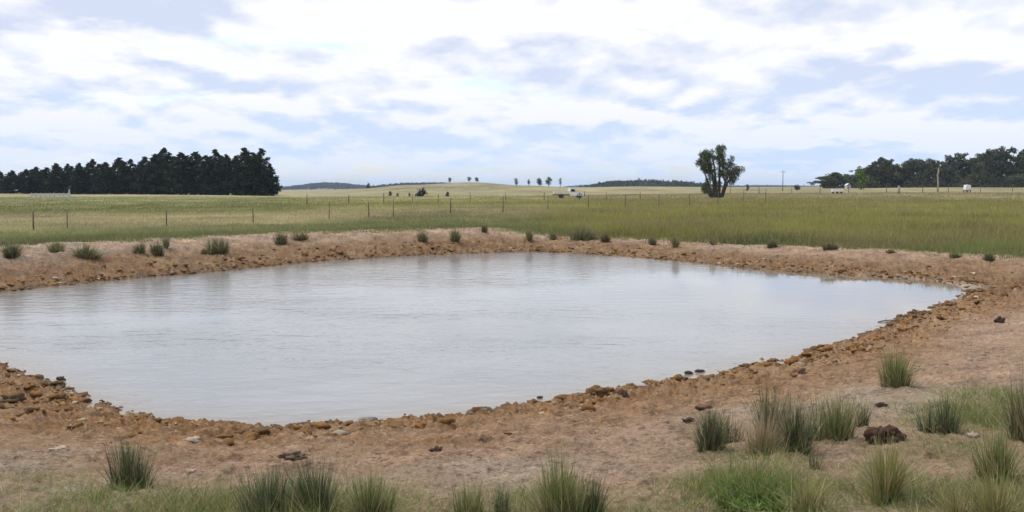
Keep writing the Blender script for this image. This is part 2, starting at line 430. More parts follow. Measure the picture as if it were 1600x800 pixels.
# --- water
def build_water():
    m, t, p = material('muddy_water')
    pos = t.new('ShaderNodeNewGeometry').outputs['Position']
    cc = flat(1400, 447)
    n_big = t.noise(t.mapping(pos, (.75, 1.35, 1)), 1.9, 3, .5, .4)
    n_sm = t.noise(t.mapping(pos, (.9, 1.5, 1)), 7.0, 3, .55, .2)
    patch = t.ramp(t.noise(t.mapping(pos, (.5, 1.0, 1)), .22, 3), .32, .66)
    dist = t.new('ShaderNodeVectorMath', operation='DISTANCE'); t.put(dist.inputs[0], t.mapping(pos, (.8, 1, 1)))
    dist.inputs[1].default_value = (cc[0] * .8, cc[1], 0)
    calm = t.ramp(dist.outputs['Value'], 4.0, 12.0)
    h = t.m('ADD', t.m('MULTIPLY', n_big, 1.0), t.m('MULTIPLY', n_sm, .25))
    b = t.new('ShaderNodeBump'); b.inputs['Distance'].default_value = .06
    t.put(b.inputs['Strength'], t.m('MULTIPLY', t.m('ADD', .10, t.m('MULTIPLY', calm, .90)), t.m('ADD', .17, t.m('MULTIPLY', patch, .36))))
    t.put(b.inputs['Height'], h)
    mud = t.mix(t.ramp(t.noise(pos, .3, 3), .3, .7), (.185, .187, .178), (.225, .227, .218))
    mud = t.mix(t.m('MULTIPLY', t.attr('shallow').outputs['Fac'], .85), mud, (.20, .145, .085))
    t.put(p.inputs['Base Color'], mud); t.put(p.inputs['Roughness'], t.m('ADD', .03, t.m('MULTIPLY', calm, .08)))
    p.inputs['IOR'].default_value = 1.333
    t.put(p.inputs['Normal'], b.outputs[0])
    lo = SHORE.min(0) - 1.5; hi = SHORE.max(0) + 1.5; st = .3
    gx = np.arange(lo[0], hi[0], st); gy = np.arange(lo[1], hi[1], st); GX_, GY_ = np.meshgrid(gx, gy, indexing='ij')
    d = shore_dist(GX_, GY_).reshape(GX_.shape); ok = d < 1.0
    f = ok[:-1, :-1] & ok[1:, :-1] & ok[1:, 1:] & ok[:-1, 1:]
    ny = len(gy); I, J = np.nonzero(f); Fc = np.stack([I * ny + J, (I + 1) * ny + J, (I + 1) * ny + J + 1, I * ny + J + 1], 1)
    used = np.unique(Fc); rm = np.full(GX_.size, -1); rm[used] = np.arange(len(used)); Fc = rm[Fc]
    V = np.stack([GX_.ravel()[used], GY_.ravel()[used], np.zeros(len(used))], 1)
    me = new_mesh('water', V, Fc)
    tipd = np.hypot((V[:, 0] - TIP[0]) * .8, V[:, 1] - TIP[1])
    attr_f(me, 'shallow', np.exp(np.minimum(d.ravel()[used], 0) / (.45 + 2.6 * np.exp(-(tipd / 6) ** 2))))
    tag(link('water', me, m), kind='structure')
build_water()

# ------------------------------------------------------------------ blades
def blade_arrays(x, y, z, h, lean, w, rs, segs=3, curl=.6, az=None):
    """ribbons: root x,y,z; height h; lean = outward offset vector (n,2); width w"""
    n = len(x); T = np.linspace(0, 1, segs + 1)
    fa = rs.rand(n) * np.pi if az is None else az
    fx, fy = np.cos(fa), np.sin(fa)
    V = np.empty((n, segs + 1, 2, 3))
    for k, tt in enumerate(T):
        off = tt ** (1 + curl)
        cx = x + lean[:, 0] * off; cy = y + lean[:, 1] * off
        cz = z + h * (tt - .18 * curl * tt * tt * np.minimum((np.hypot(lean[:, 0], lean[:, 1]) / h), 1.5))
        ww = w * (1 - .85 * tt ** 1.5) * .5
        V[:, k, 0] = np.stack([cx - fx * ww, cy - fy * ww, cz], -1)
        V[:, k, 1] = np.stack([cx + fx * ww, cy + fy * ww, cz], -1)
    base = (np.arange(n) * (segs + 1) * 2)[:, None]
    k = np.arange(segs)[None]
    Fc = np.stack([base + 2 * k, base + 2 * k + 1, base + 2 * k + 3, base + 2 * k + 2], -1).reshape(-1, 4)
    along = np.broadcast_to(T[None, :, None], (n, segs + 1, 2)).ravel()
    rnd = np.broadcast_to(rs.rand(n)[:, None, None], (n, segs + 1, 2)).ravel()
    return V.reshape(-1, 3), Fc, along, rnd
def blades_mesh(name, arr):
    V, Fc, al, rn = arr; me = new_mesh(name, V, Fc); attr_f(me, 'along', al); attr_f(me, 'rnd', rn); return me

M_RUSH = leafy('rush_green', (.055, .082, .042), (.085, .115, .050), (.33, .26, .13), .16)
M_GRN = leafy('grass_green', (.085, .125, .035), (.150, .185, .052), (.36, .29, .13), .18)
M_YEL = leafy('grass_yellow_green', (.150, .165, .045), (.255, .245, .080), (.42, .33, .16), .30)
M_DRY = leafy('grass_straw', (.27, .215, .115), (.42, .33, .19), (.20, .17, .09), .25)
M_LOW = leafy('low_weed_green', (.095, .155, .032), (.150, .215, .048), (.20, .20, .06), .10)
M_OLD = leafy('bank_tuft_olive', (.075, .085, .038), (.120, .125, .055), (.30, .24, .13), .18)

M_FTUFT = leafy('far_bank_tuft', (.120, .128, .058), (.175, .175, .080), (.34, .27, .14), .22)
def tussock(name, p, wid, hgt, n, mat, seed, label, cat, group, dry=.18, w=None, spread=.55):
    """wid, hgt in metres; root mesh of green stems, a part of dry stems"""
    rs = np.random.RandomState(seed); loc = (p[0], p[1], p[2] - .02)
    w = w or max(.005, mpp(p) * .85)
    ns = 3 + rs.randint(3); sub = np.stack([rs.randn(ns) * wid * .13, rs.randn(ns) * wid * .12, .68 + .34 * rs.rand(ns)], 1); sub[0, 2] = 1.0; sub[0, :2] *= .3
    def arr(n, hs, sp):
        a = rs.rand(n) * 2 * np.pi; r = wid * .24 * np.sqrt(rs.rand(n)) * (.75 + .5 * np.sin(a * 2 + seed))
        ci = rs.randint(0, len(sub), n); hk = sub[ci, 2]
        x = r * np.cos(a) * .75 + sub[ci, 0]; y = r * np.sin(a) * .75 + sub[ci, 1]
        hh = hgt * hs * hk * (.30 + .80 * rs.rand(n))
        a2 = a + rs.randn(n) * .5
        ln = (wid * .14 * (r / (wid * .24)) + hgt * .15 * np.abs(rs.randn(n)) * rs.rand(n) * 1.6) * sp / .55
        bent = rs.rand(n) < .06
        ln = np.where(bent, ln * 2.2, ln); hh = np.where(bent, hh * .7, hh)
        return blade_arrays(x, y, np.zeros(n), hh, np.stack([np.cos(a2) * ln, np.sin(a2) * ln], -1), w * (.7 + .6 * rs.rand(n)), rs)
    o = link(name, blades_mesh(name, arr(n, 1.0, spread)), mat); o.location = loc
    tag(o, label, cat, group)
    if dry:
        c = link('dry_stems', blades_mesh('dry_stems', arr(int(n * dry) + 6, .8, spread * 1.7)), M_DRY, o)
    return o

FG = 'rush and grass tussocks on the near bank'
# px, base py, width px, height px, material, stems, label
NEAR = [
 (205,762,62,84,M_RUSH,420,'dark green rush tussock standing alone on the bare near bank at left'),
 (418,812,85,92,M_RUSH,420,'wide dark rush tussock, left one of the pair at the bottom left'),
 (497,806,75,92,M_RUSH,420,'tall dark rush tussock, right one of the pair at the bottom left'),
 (577,815,80,80,M_GRN,330,'loose light green grass tussock just right of the dark rush pair'),
 (742,815,60,72,M_GRN,220,'thin pale green grass tussock left of a slim dark rush at the bottom edge'),
 (783,808,38,68,M_RUSH,230,'slim dark rush tussock between pale grass and the big bottom middle tussock'),
 (873,815,90,112,M_GRN,470,'biggest olive green rush tussock at the bottom middle of the near bank'),
 (928,812,50,78,M_RUSH,260,'upright dark rush leaning against the right side of the biggest bottom tussock'),
 (1112,702,54,72,M_RUSH,420,'blue green rush tussock at the left end of the row on the right bank'),
 (1136,684,40,62,M_OLD,170,'sparse olive grass tussock right behind the blue green rush of the row'),
 (1188,708,75,72,M_DRY,300,'straw coloured dry grass tussock in the middle of the row on the right bank'),
 (1206,690,70,95,M_OLD,320,'tall olive grass tussock rising behind the straw coloured one'),
 (1241,708,62,92,M_RUSH,440,'densest dark green rush tussock in the row on the right bank'),
 (1304,690,80,84,M_GRN,430,'rounded bright green grass tussock left of the small grey green one'),
 (1348,668,28,42,M_RUSH,110,'tiny grey green rush tuft above the dark dung heap'),
 (1401,607,50,66,M_GRN,420,'compact round green tussock alone on bare soil high on the right bank'),
 (1479,678,56,60,M_RUSH,340,'squat grey green rush tussock with dry tips left of the right edge turf'),
 (1552,748,85,100,M_GRN,330,'open green rush tussock with straw stems near the bottom right corner'),
 (1600,690,60,120,M_OLD,260,'tall olive grass tussock cut by the right edge of the picture'),
 (1395,782,95,95,M_YEL,380,'broad yellow green grass tussock below the dung heap'),
 (1545,815,95,88,M_YEL,380,'yellowish grass tussock in the very bottom right corner'),
 (1262,806,70,66,M_YEL,220,'low yellow green grass tussock right of the bright weed patch'),
 (1090,812,60,34,M_OLD,120,'short olive grass tuft at the bottom edge left of the bright weed patch'),
 (1270,738,26,36,M_OLD,60,'sparse little tuft of stems below the densest dark rush'),
]
for i, (px, py, w_, h_, mt, n, lab) in enumerate(NEAR):
    p = hit(px, py); s = mpp(p); p[2] = ground(p[0], p[1])
    nm = 'rush_tussock' if mt is M_RUSH else 'grass_tussock'
    tussock(nm, p, w_ * s * 1.25, h_ * s * 1.10, int(n * 1.5), mt, 100 + i, lab, 'tussock', FG, dry=.38 if mt in (M_GRN, M_YEL, M_OLD) else .22)
# the bright weed patch
p = hit(1180, 782); s = mpp(p); rs = np.random.RandomState(77); n = 1500
a = rs.rand(n) * 2 * np.pi; r = np.sqrt(rs.rand(n)); x = r * np.cos(a) * 62 * s; y = r * np.sin(a) * .40
lh = .05 + .09 * (1 - r * .7) * rs.rand(n)
zz = full_z(p[0] + x, p[1] + y) - ground(p[0], p[1])
o = link('weed_patch', blades_mesh('weed_patch', blade_arrays(x, y, zz, lh, rs.randn(n, 2) * .05, .020 + .012 * rs.rand(n), rs, 2)), M_LOW)
o.location = (p[0], p[1], ground(p[0], p[1]))
tag(o, 'bright green low weed patch at the bottom right of the bank', 'plant')

FB = 'tussocks along the far bank'
FAR = [ # px, base py, width, height, label
 (22,404,44,22,'wide low tussock on the far bank at the left edge of the picture'),
 (90,392,36,16,'flat brownish tussock on the far bank between the two leftmost green ones'),
 (132,404,40,26,'dark tussock drooping over the eroded hollow of the far left bank'),
 (220,398,16,22,'narrow upright tussock, left one of three on the far left bank'),
 (246,400,20,24,'narrow tussock, middle and lowest of three on the far left bank'),
 (259,388,14,18,'little tussock on the crest, right one of three on the far left bank'),
 (342,396,38,28,'round dome shaped green tussock alone on the far left bank'),
 (320,398,12,10,'tiny tuft just left of the round dome tussock on the far bank'),
 (440,380,22,22,'dark tussock at the crest left of the pinkish crumbled bank'),
 (468,374,28,14,'low wide tussock at the crest right of the dark one on the far bank'),
 (661,378,20,24,'left of two dark tussocks on the pale mound behind the pond'),
 (711,379,18,22,'right of two dark tussocks on the pale mound behind the pond'),
 (759,362,18,12,'small tussock on the very top of the pale mound'),
 (828,376,20,16,'small tussock at the foot of the mound, first along the right grass edge'),
 (864,375,16,16,'small tussock left of the big green clump on the grass edge'),
 (908,374,56,26,'biggest wide green clump on the grass edge behind the pond'),
 (945,378,18,18,'dark narrow tussock just right of the biggest green clump'),
 (1019,381,12,14,'thin dark tuft on the grass edge left of one that hangs over the soil'),
 (1057,388,14,20,'dark tuft hanging over the bare soil of the far right bank'),
 (1113,383,16,14,'low tuft on the grass edge, first right of the overhanging one'),
 (1205,386,24,16,'wide dark tuft on the grass edge halfway along the far right bank'),
 (1300,390,26,14,'flat tuft on the grass edge above the muddy reflection'),
 (1392,394,14,10,'tiny tuft on the grass edge above the right tip of the pond'),
 (1490,402,18,12,'small tuft left of the last one on the far right grass edge'),
 (1545,407,16,14,'last tuft on the grass edge towards the right border'),
]
for i, (px, py, w_, h_, lab) in enumerate(FAR):
    p = hit(px, py); s = mpp(p); p[2] = ground(p[0], p[1])
    tussock('grass_tussock', p, w_ * s * 1.2, h_ * s * 1.0, 260 + int(w_ * 9), M_FTUFT if i % 4 else M_OLD, 300 + i, lab, 'tussock', FB, dry=.12, w=.018, spread=.75)

# ------------------------------------------------------------------ grass that nobody could count
def sward(name, n, rs, sampler, hfun, wfun, keep, colfun, lean=.35):
    x, y = sampler(n, rs); k = keep(x, y) > rs.rand(len(x)); x = x[k]; y = y[k]
    z = full_z(x, y) - .01; h = hfun(x, y, rs); w = wfun(x, y, rs)
    V, Fc, al, rn = blade_arrays(x, y, z, h, rs.randn(len(x), 2) * h[:, None] * (lean(x, y)[:, None] if callable(lean) else lean), w, rs, 1, .2, az=(rs.randn(len(x)) * .5))
    me = new_mesh(name, V, Fc); attr_f(me, 'along', al); attr_f(me, 'rnd', rn)
    c = colfun(x, y, rs); attr_c(me, 'col', np.repeat(c, 4, axis=0))
    return me
def sward_material():
    m, t, p = material('sward_blades')
    c = t.attr('col').outputs['Color']; t.put(p.inputs['Base Color'], c); p.inputs['Roughness'].default_value = .7
    p.inputs['Specular IOR Level'].default_value = .15
    tr = t.new('ShaderNodeBsdfTranslucent'); t.put(tr.inputs[0], c); mx = t.new('ShaderNodeMixShader'); mx.inputs[0].default_value = .3
    out = m.node_tree.nodes['Material Output']
    t.l.new(p.outputs[0], mx.inputs[1]); t.l.new(tr.outputs[0], mx.inputs[2]); t.l.new(mx.outputs[0], out.inputs[0])
    return m
M_SW = sward_material()
def polar(r0, r1, a0, a1, power):
    def f(n, rs):
        u = rs.rand(n); r = (r0 ** power + u * (r1 ** power - r0 ** power)) ** (1 / power)
        a = np.radians(a0 + (a1 - a0) * rs.rand(n)); return r * np.sin(a), r * np.cos(a)
    return f
rs = np.random.RandomState(5)
def pc(x, y, rs):                   # paddock blade colours
    c = field_colour(x, y) * (.85 + .5 * rs.rand(len(x)))[:, None]
    q = quaz(x, y)
    seed = rs.rand(len(x)) < (.05 + .13 * sstep(850, 1000, q) + .10 * sstep(.0, .4, fbm(x / 12., y / 12., 2)))
    c = np.where(seed[:, None], np.array([.30, .225, .125]) * (.8 + .4 * rs.rand(len(x)))[:, None], c)
    edge = np.exp(-(grass_edge(x, y) / 2.2) ** 2)
    c = c * (1 - .15 * edge)[:, None]
    return np.clip(c * 1.15, 0, .7)
me = sward('paddock_grass', 600000, rs, polar(33, 210, -47, 47, -.35),
           lambda x, y, r: (.14 + .18 * sstep(760, 900, quaz(x, y))) * (1 - .5 * sstep(80, 170, np.hypot(x, y))) * (.55 + .9 * r.rand(len(x))) * (.6 + .8 * sstep(-.5, .6, fbm(x / 3., y / 3., 3))) * (.7 + .3 * sstep(-.5, 3, grass_edge(x, y))),
           lambda x, y, r: .006 + .00055 * np.hypot(x, y) * (.5 + .8 * r.rand(len(x))),
           lambda x, y: sstep(-.9, .9, grass_edge(x, y) + 1.5 * fbm(x * .5, y * .5, 4)) + .12 * sstep(-3.2, -.6, grass_edge(x, y)) * sstep(.0, .3, fbm(x * .8 + 20, y * .8, 3)), pc)
tag(link('paddock_grass', me, M_SW), 'green and straw coloured paddock grass spreading behind the pond', 'grass', kind='stuff')

def nc(x, y, rs):
    tm = turf_mask(x, y); r = rs.rand(len(x))
    g = np.where((r < .55)[:, None], np.array([.130, .185, .048]), np.where((r < .8)[:, None], np.array([.27, .26, .09]), np.array([.40, .31, .17])))
    dry = np.where((r < .6)[:, None], np.array([.40, .31, .19]), np.array([.24, .19, .10]))
    k = (rs.rand(len(x)) < np.clip(tm * 2.4, 0, 1))[:, None]
    return np.where(k, g, dry) * (.8 + .4 * rs.rand(len(x)))[:, None]
def keep_near(x, y):
    d = shore_dist(x, y); tm = turf_mask(x, y)
    pat = sstep(.05, .5, fbm(x * .9, y * .9, 3))
    return np.clip(tm * 1.0 + .22 * pat * sstep(1.6, 3.0, d) + .05 * sstep(1.5, 2.5, d), 0, 1)
me = sward('bank_grass', 380000, np.random.RandomState(8), polar(3.5, 17, -33, 33, .9),
           lambda x, y, r: (.020 + .15 * turf_mask(x, y) ** 1.5) * (.4 + 1.0 * r.rand(len(x))) * np.where(r.rand(len(x)) < .07, 2.1, 1),
           lambda x, y, r: .0018 + .00042 * np.hypot(x, y) * (.4 + r.rand(len(x))),
           keep_near, nc, lambda x, y: 1.9 - 1.35 * np.clip(turf_mask(x, y) * 1.5, 0, 1))
tag(link('bank_grass', me, M_SW), 'short thin green and dry grass scattered over the near bank', 'grass', kind='stuff')

# ------------------------------------------------------------------ clods and stones
def ico(sub):
    import bmesh
    bm = bmesh.new(); bmesh.ops.create_icosphere(bm, subdivisions=sub, radius=1)
    V = np.array([v.co[:] for v in bm.verts]); Fc = np.array([[v.index for v in f.verts] for f in bm.faces]); bm.free(); return V, Fc
def lump(V, rs, rough=.3, fr=1.3):
    o = rs.rand(3) * 50
    k = 1 + rough * (fbm(V[:, 0] * fr + o[0], V[:, 1] * fr + V[:, 2] * 1.7 + o[1], 3) + fbm(V[:, 2] * fr + o[2], V[:, 0] * fr - V[:, 1], 3)) * 1.3
    return V * k[:, None]
def soil_lump_material(name, dark=1.0):
    m, t, p = material(name)
    c = t.attr('col').outputs['Color']; tc = t.new('ShaderNodeNewGeometry').outputs['Position']
    n = t.noise(tc, 22, 6, .7); c = t.mix(1.0, c, t.m('ADD', .6, t.m('MULTIPLY', n, .8)), blend='MULTIPLY')
    t.put(p.inputs['Base Color'], c); p.inputs['Roughness'].default_value = .95; p.inputs['Specular IOR Level'].default_value = .1
    b = t.new('ShaderNodeBump'); b.inputs['Strength'].default_value = .8; b.inputs['Distance'].default_value = .02
    t.put(b.inputs['Height'], n); t.put(p.inputs['Normal'], b.outputs[0]); return m
M_CLOD = soil_lump_material('clay_clods')
def build_clods():
    rs = np.random.RandomState(21); bases = [lump(ico(2)[0], rs, .8, 1.7) for _ in range(14)]; Fc = ico(2)[1]
    A = SHORE; n = 27000; seg = rs.randint(0, len(A), n); t = rs.rand(n)[:, None]
    P = A[seg] * (1 - t) + np.roll(A, -1, 0)[seg] * t; off = rs.rand(n)
    P = P + rs.randn(n, 2) * np.where(off < .6, .55, np.where(off < .8, 1.4, 3.6))[:, None]
    d = shore_dist(P[:, 0], P[:, 1]); k = (d > -.25) & (P[:, 1] > 4.5) & (grass_edge(P[:, 0], P[:, 1]) < -.3)
    k &= rs.rand(n) < np.where(P[:, 1] > 22, .75, 1) * np.clip(.55 + 1.6 * fbm(P[:, 0] * .9, P[:, 1] * .9, 3), .1, 1); P = P[k]; d = d[k]
    z = full_z(P[:, 0], P[:, 1]); k = z > -.08; P = P[k]; d = d[k]; z = z[k]; n = len(P)
    s = np.where(d < 1.6, .010 + .060 * rs.rand(n) ** 6, .006 + .022 * rs.rand(n) ** 4) + .004 * np.clip(P[:, 1] / 20, 0, 1.6)
    VV = []; FF = []; CC = []; cl = np.clip(1 - (d - 1.2) / 2.2, 0, 1)
    for i in range(n):
        B = bases[i % 14]; a = rs.rand() * 6.28; ca, sa = math.cos(a), math.sin(a)
        S = s[i] * np.array([1 + .7 * rs.rand(), 1 + .4 * rs.rand(), .45 + .4 * rs.rand()])
        Q = B * S; X = Q[:, 0] * ca - Q[:, 1] * sa; Y = Q[:, 0] * sa + Q[:, 1] * ca
        VV.append(np.stack([X + P[i, 0], Y + P[i, 1], Q[:, 2] + z[i] - S[2] * .25], 1)); FF.append(Fc + i * len(B))
        r = rs.rand(); c = C_CLAY * .88 * cl[i] + C_PINK * .85 * (1 - cl[i])
        if d[i] < .15: c = c * .45 + C_WET * .55
        elif r < .30: c = c * .45 + C_WET * .55
        elif r > .96: c = np.array([.40, .32, .22])
        CC.append(np.repeat((c * (.70 + .40 * rs.rand()))[None], len(B), 0))
    me = new_mesh('clay_clods', np.concatenate(VV), np.concatenate(FF)); attr_c(me, 'col', np.concatenate(CC))
    tag(link('clay_clods', me, M_CLOD), 'orange brown clay clods trodden along the whole waterline', 'soil clods', kind='stuff')
build_clods()

def stone(name, px, py, wpx, hpx, col, label, cat, seed, group=None, z=None, n_lumps=1, sink=.25):
    rs = np.random.RandomState(seed); p = hit(px, py) if z is None else flat(px, py, z)
    s = mpp(p); W = wpx * s / 2; H = hpx * s / 2; zb = ground(p[0], p[1]) if z is None else z
    B, Fc = ico(3); VV = []; FF = []
    for k in range(n_lumps):
        Q = lump(B, rs, .6, 1.7)
        if n_lumps == 1: sc, off = np.array([W, W * .75, H]), np.zeros(3)
        else:
            sc = np.array([W * .34, W * .30, H * .55]) * (.7 + .6 * rs.rand())
            off = np.array([(rs.rand() - .5) * W * 1.5, (rs.rand() - .5) * W * .9, H * .9 * rs.rand() * (1 - k / n_lumps)])
        VV.append(Q * sc + off + np.array([0, 0, H * .35])); FF.append(Fc + k * len(B))
    V = np.concatenate(VV); me = new_mesh(name, V, np.concatenate(FF)); attr_c(me, 'col', np.repeat(np.array(col)[None], len(V), 0))
    o = link(name, me, M_CLOD); o.location = (p[0], p[1], zb); tag(o, label, cat, group); return o
DK = (.075, .052, .040); RD = (.145, .075, .052); GY = (.19, .165, .14); PL = (.36, .29, .21)
stone('dung_heap', 1378, 692, 58, 34, (.080, .046, .032), 'dark brown heap of dung below the tiny grey green rush', 'dung heap', 1, n_lumps=16)
G = 'stones and big clods round the pond'
stone('rock', 95, 594, 11, 8, DK, 'small dark rock poking out of the water at left', 'rock', 2, G, z=0.0)
stone('rock', 577, 657, 34, 12, GY, 'flat grey rock half in the water at the near shore', 'rock', 3, G)
stone('rock', 1249, 586, 25, 16, (.13, .075, .05), 'dark reddish clod below the shore near the compact round tussock', 'clod', 4, G)
stone('clod', 1377, 634, 20, 9, DK, 'flat dark clod above the tiny grey green rush', 'clod', 5, G)
stone('clod', 1076, 661, 17, 10, DK, 'dark brown clod left of the blue green rush', 'clod', 6, G)
stone('clod', 683, 704, 18, 10, DK, 'small dark clod in the middle of the bare near bank', 'clod', 7, G)
stone('clod', 762, 684, 24, 13, (.12, .075, .05), 'brown clod up the bank from the brightest water patch', 'clod', 8, G)
stone('clod', 1562, 503, 14, 12, DK, 'dark round clod at the right edge below the orange clay', 'clod', 9, G)
stone('clod', 932, 624, 32, 20, (.15, .085, .04), 'big orange clod standing up at the near waterline', 'clod', 10, G)
stone('clod', 972, 624, 20, 18, (.09, .055, .035), 'dark clod just right of the big orange waterline clod', 'clod', 11, G)
stone('clod', 20, 628, 34, 18, (.13, .08, .045), 'dark hollowed clod on the near bank at the left edge', 'clod', 12, G)
stone('stone', 300, 690, 32, 14, PL, 'pale flat stone right of the lone dark rush', 'stone', 13, G)
stone('stone', 130, 662, 20, 12, (.35, .25, .14), 'pale yellow stone on the left bank above the lone rush', 'stone', 14, G)
stone('stone', 92, 705, 26, 9, PL, 'pale low stone on bare soil left of the lone rush', 'stone', 15, G)
stone('stone', 300, 734, 18, 8, PL, 'small pale stone on the soil below the flat pale stone', 'stone', 16, G)
stone('clod', 456, 722, 36, 13, (.17, .115, .08), 'flat broken dark clod above the dark rush pair', 'clod', 17, G)
stone('clod', 1100, 640, 26, 10, RD, 'low reddish clod up the bank behind the blue green rush', 'clod', 18, G)
stone('stone', 1520, 683, 16, 12, PL, 'pale stone right of the squat grey green rush', 'stone', 19, G)
stone('rock', 843, 622, 9, 5, DK, 'tiny dark rock in the water off the big orange clod', 'rock', 20, G, z=0.0)
for i, (a, b, l) in enumerate([(1060, 589, 'left of three little dark stones in the water at the right shore'), (1076, 584, 'middle of three little dark stones in the water at the right shore'),
                               (1092, 581, 'right of three little dark stones in the water at the right shore')]):
    stone('rock', a, b, 12, 6, DK, l, 'rock', 30 + i, G, z=0.0)
M_TWIG = simple('grey_wood', (.16, .125, .09), .9, scale=20)
for i, (x0, y0, x1, y1, l) in enumerate([(1372, 503, 1400, 500, 'thin dark twig lying in the water by the right shore'),
                                         (1340, 522, 1366, 521, 'short dark twig floating lower down along the right shore')]):
    a = flat(x0, y0, .01); b = flat(x1, y1, .015); mb = MB(); c = (a + b) / 2
    mb.tube([a - c, (a - c) * .3 + (0, 0, .012), (b - c) * .4 + (0, .01, .01), b - c], [.012, .014, .012, .006])
    mb.tube([(a - c) * .2, (a - c) * .2 + (.06, .10, .06)], [.008, .003])
    o = mb.build('twig', M_TWIG, smooth=True); o.location = c; tag(o, l, 'twig')

# ------------------------------------------------------------------ trees
def foliage_material(name, col, var=.5):
    m, t, p = material(name)
    r = t.attr('rnd').outputs['Fac']
    c = t.mix(r, np.array(col) * (1 - var), np.array(col) * (1 + var))
    t.put(p.inputs['Base Color'], c); p.inputs['Roughness'].default_value = .8; p.inputs['Specular IOR Level'].default_value = .15
    tr = t.new('ShaderNodeBsdfTranslucent'); t.put(tr.inputs[0], c); mx = t.new('ShaderNodeMixShader'); mx.inputs[0].default_value = .2
    out = m.node_tree.nodes['Material Output']
    t.l.new(p.outputs[0], mx.inputs[1]); t.l.new(tr.outputs[0], mx.inputs[2]); t.l.new(mx.outputs[0], out.inputs[0])
    return m
def leaf_mesh(name, C, size, rs, flat_=.5, rnd=None):
    """one small quad per point of C, random tilt"""
    n = len(C); a = rs.randn(n, 3); a[:, 2] *= flat_; a /= np.linalg.norm(a, axis=1)[:, None]
    b = np.cross(a, rs.randn(n, 3)); b /= np.linalg.norm(b, axis=1)[:, None]
    s = (size * (.6 + .8 * rs.rand(n)))[:, None] if np.ndim(size) == 0 else (size * (.6 + .8 * rs.rand(n)))[:, None]
    V = np.stack([C - a * s, C - b * s * .45, C + a * s, C + b * s * .45], 1).reshape(-1, 3)
    me = new_mesh(name, V, np.arange(4 * n).reshape(-1, 4))
    attr_f(me, 'rnd', np.repeat(rs.rand(n) if rnd is None else rnd, 4)); return me
M_PINE = foliage_material('pine_needles', (.022, .031, .010)); M_BARK = simple('bark_brown', (.085, .062, .05), .95, scale=4)
M_GUM = foliage_material('gum_leaves', (.078, .086, .048)); M_GUMB = simple('gum_bark', (.24, .21, .18), .9, scale=3)
M_LONE = foliage_material('grey_green_leaves', (.070, .086, .030)); M_YOUNG = foliage_material('young_tree_leaves', (.115, .175, .03))
M_FARW = foliage_material('distant_bush_leaves', (.050, .062, .040))

M_SKYL = foliage_material('haze_paled_leaves', (.105, .125, .10))  # leaf colour lightened to paint distance haze into the skyline trees
def clump_points(centres, radii, per, rs, squash=.75):
    out = []
    for c, r in zip(centres, radii):
        n = max(6, int(per * r * r)); v = rs.randn(n, 3); v /= np.linalg.norm(v, axis=1)[:, None]
        v *= (rs.rand(n) ** .45)[:, None] * r; v[:, 2] *= squash; out.append(v + c)
    return np.concatenate(out)
def pine_meshes(seed, H=10.0, W=2.6):
    rs = np.random.RandomState(seed); mb = MB()
    mb.tube([(0, 0, -.3), (.05, 0, H * .4), (0, .05, H * .8), (0, 0, H * .97)], [.22, .17, .09, .02])
    cs = []; rr = []
    for i in range(84):
        u = .03 + .97 * (i + rs.rand()) / 84; R = W * (1 - u ** 1.7) ** .8 * (.75 + .45 * rs.rand()) + .15
        a = rs.rand() * 6.28; L = R * (.35 + .65 * rs.rand())
        e = np.array([math.cos(a) * L, math.sin(a) * L, u * H + L * .1])
        cs.append(e); rr.append(.30 + .32 * R / W * 1.2)
        if i % 2 == 0: mb.tube([(0, 0, u * H - .1), e * .95], [.045, .01], 4)
    cs += [np.array([0, 0, H * q]) for q in (.93, .97, 1.0)]; rr += [.30, .2, .12]
    C = clump_points(cs, rr, 80, rs, 1.0)
    return mb, C, rs
def gum_meshes(seed, H=10.0, W=3.4, nl=9, open_=.55):
    rs = np.random.RandomState(seed); mb = MB()
    fork = H * (.22 + .15 * rs.rand()); mb.tube([(0, 0, -.3), (.1, 0, fork * .5), (0, .1, fork)], [.26, .22, .19])
    cs = []; rr = []
    for i in range(nl):
        a = i * 2.4 + rs.rand(); R = W * (.25 + .75 * rs.rand()); zt = H * (.52 + .42 * rs.rand()) * (1 - .18 * R / W)
        e = np.array([math.cos(a) * R, math.sin(a) * R, zt]); mid = e * .45 + np.array([0, 0, fork * .7])
        mb.tube([(0, .1, fork - .1), mid, e], [.13, .08, .02], 5)
        for k in range(5):
            cs.append(e + rs.randn(3) * (.85, .85, .5)); rr.append(.5 + .55 * rs.rand())
    for k in range(26):
        a = rs.rand() * 6.28; q = W * .95 * math.sqrt(rs.rand()); cs.append(np.array([math.cos(a) * q, math.sin(a) * q, H * (.10 + .52 * rs.rand())])); rr.append(.5 + .5 * rs.rand())
    return mb, clump_points(cs, rr, 80, rs, .7), rs
def make_tree(name, kind, seed, matl, matb, leaf, label, cat, group, **kw):
    mb, C, rs = kind(seed, **kw); r = thing(name, (0, 0, 0), 0, label, cat, group)
    mb.build('trunk', matb, r, smooth=True)
    link('crown', leaf_mesh('crown', C, leaf, rs), matl, r); return r
def stand(protos, spots, name_group, bury=.15):
    used = set()
    for i, (px, D, H, W, label) in enumerate(spots):
        k = i % len(protos); o, h0, w0 = protos[k]
        if k in used: o = copy_tree(o)
        used.add(k); p = at(px, D); o.location = (p[0], p[1], p[2] - bury); o.scale = (W / w0, W / w0, H / h0)
        o.rotation_euler = (0, 0, (i * 2.39) % 6.28); o['label'] = label; o['group'] = name_group

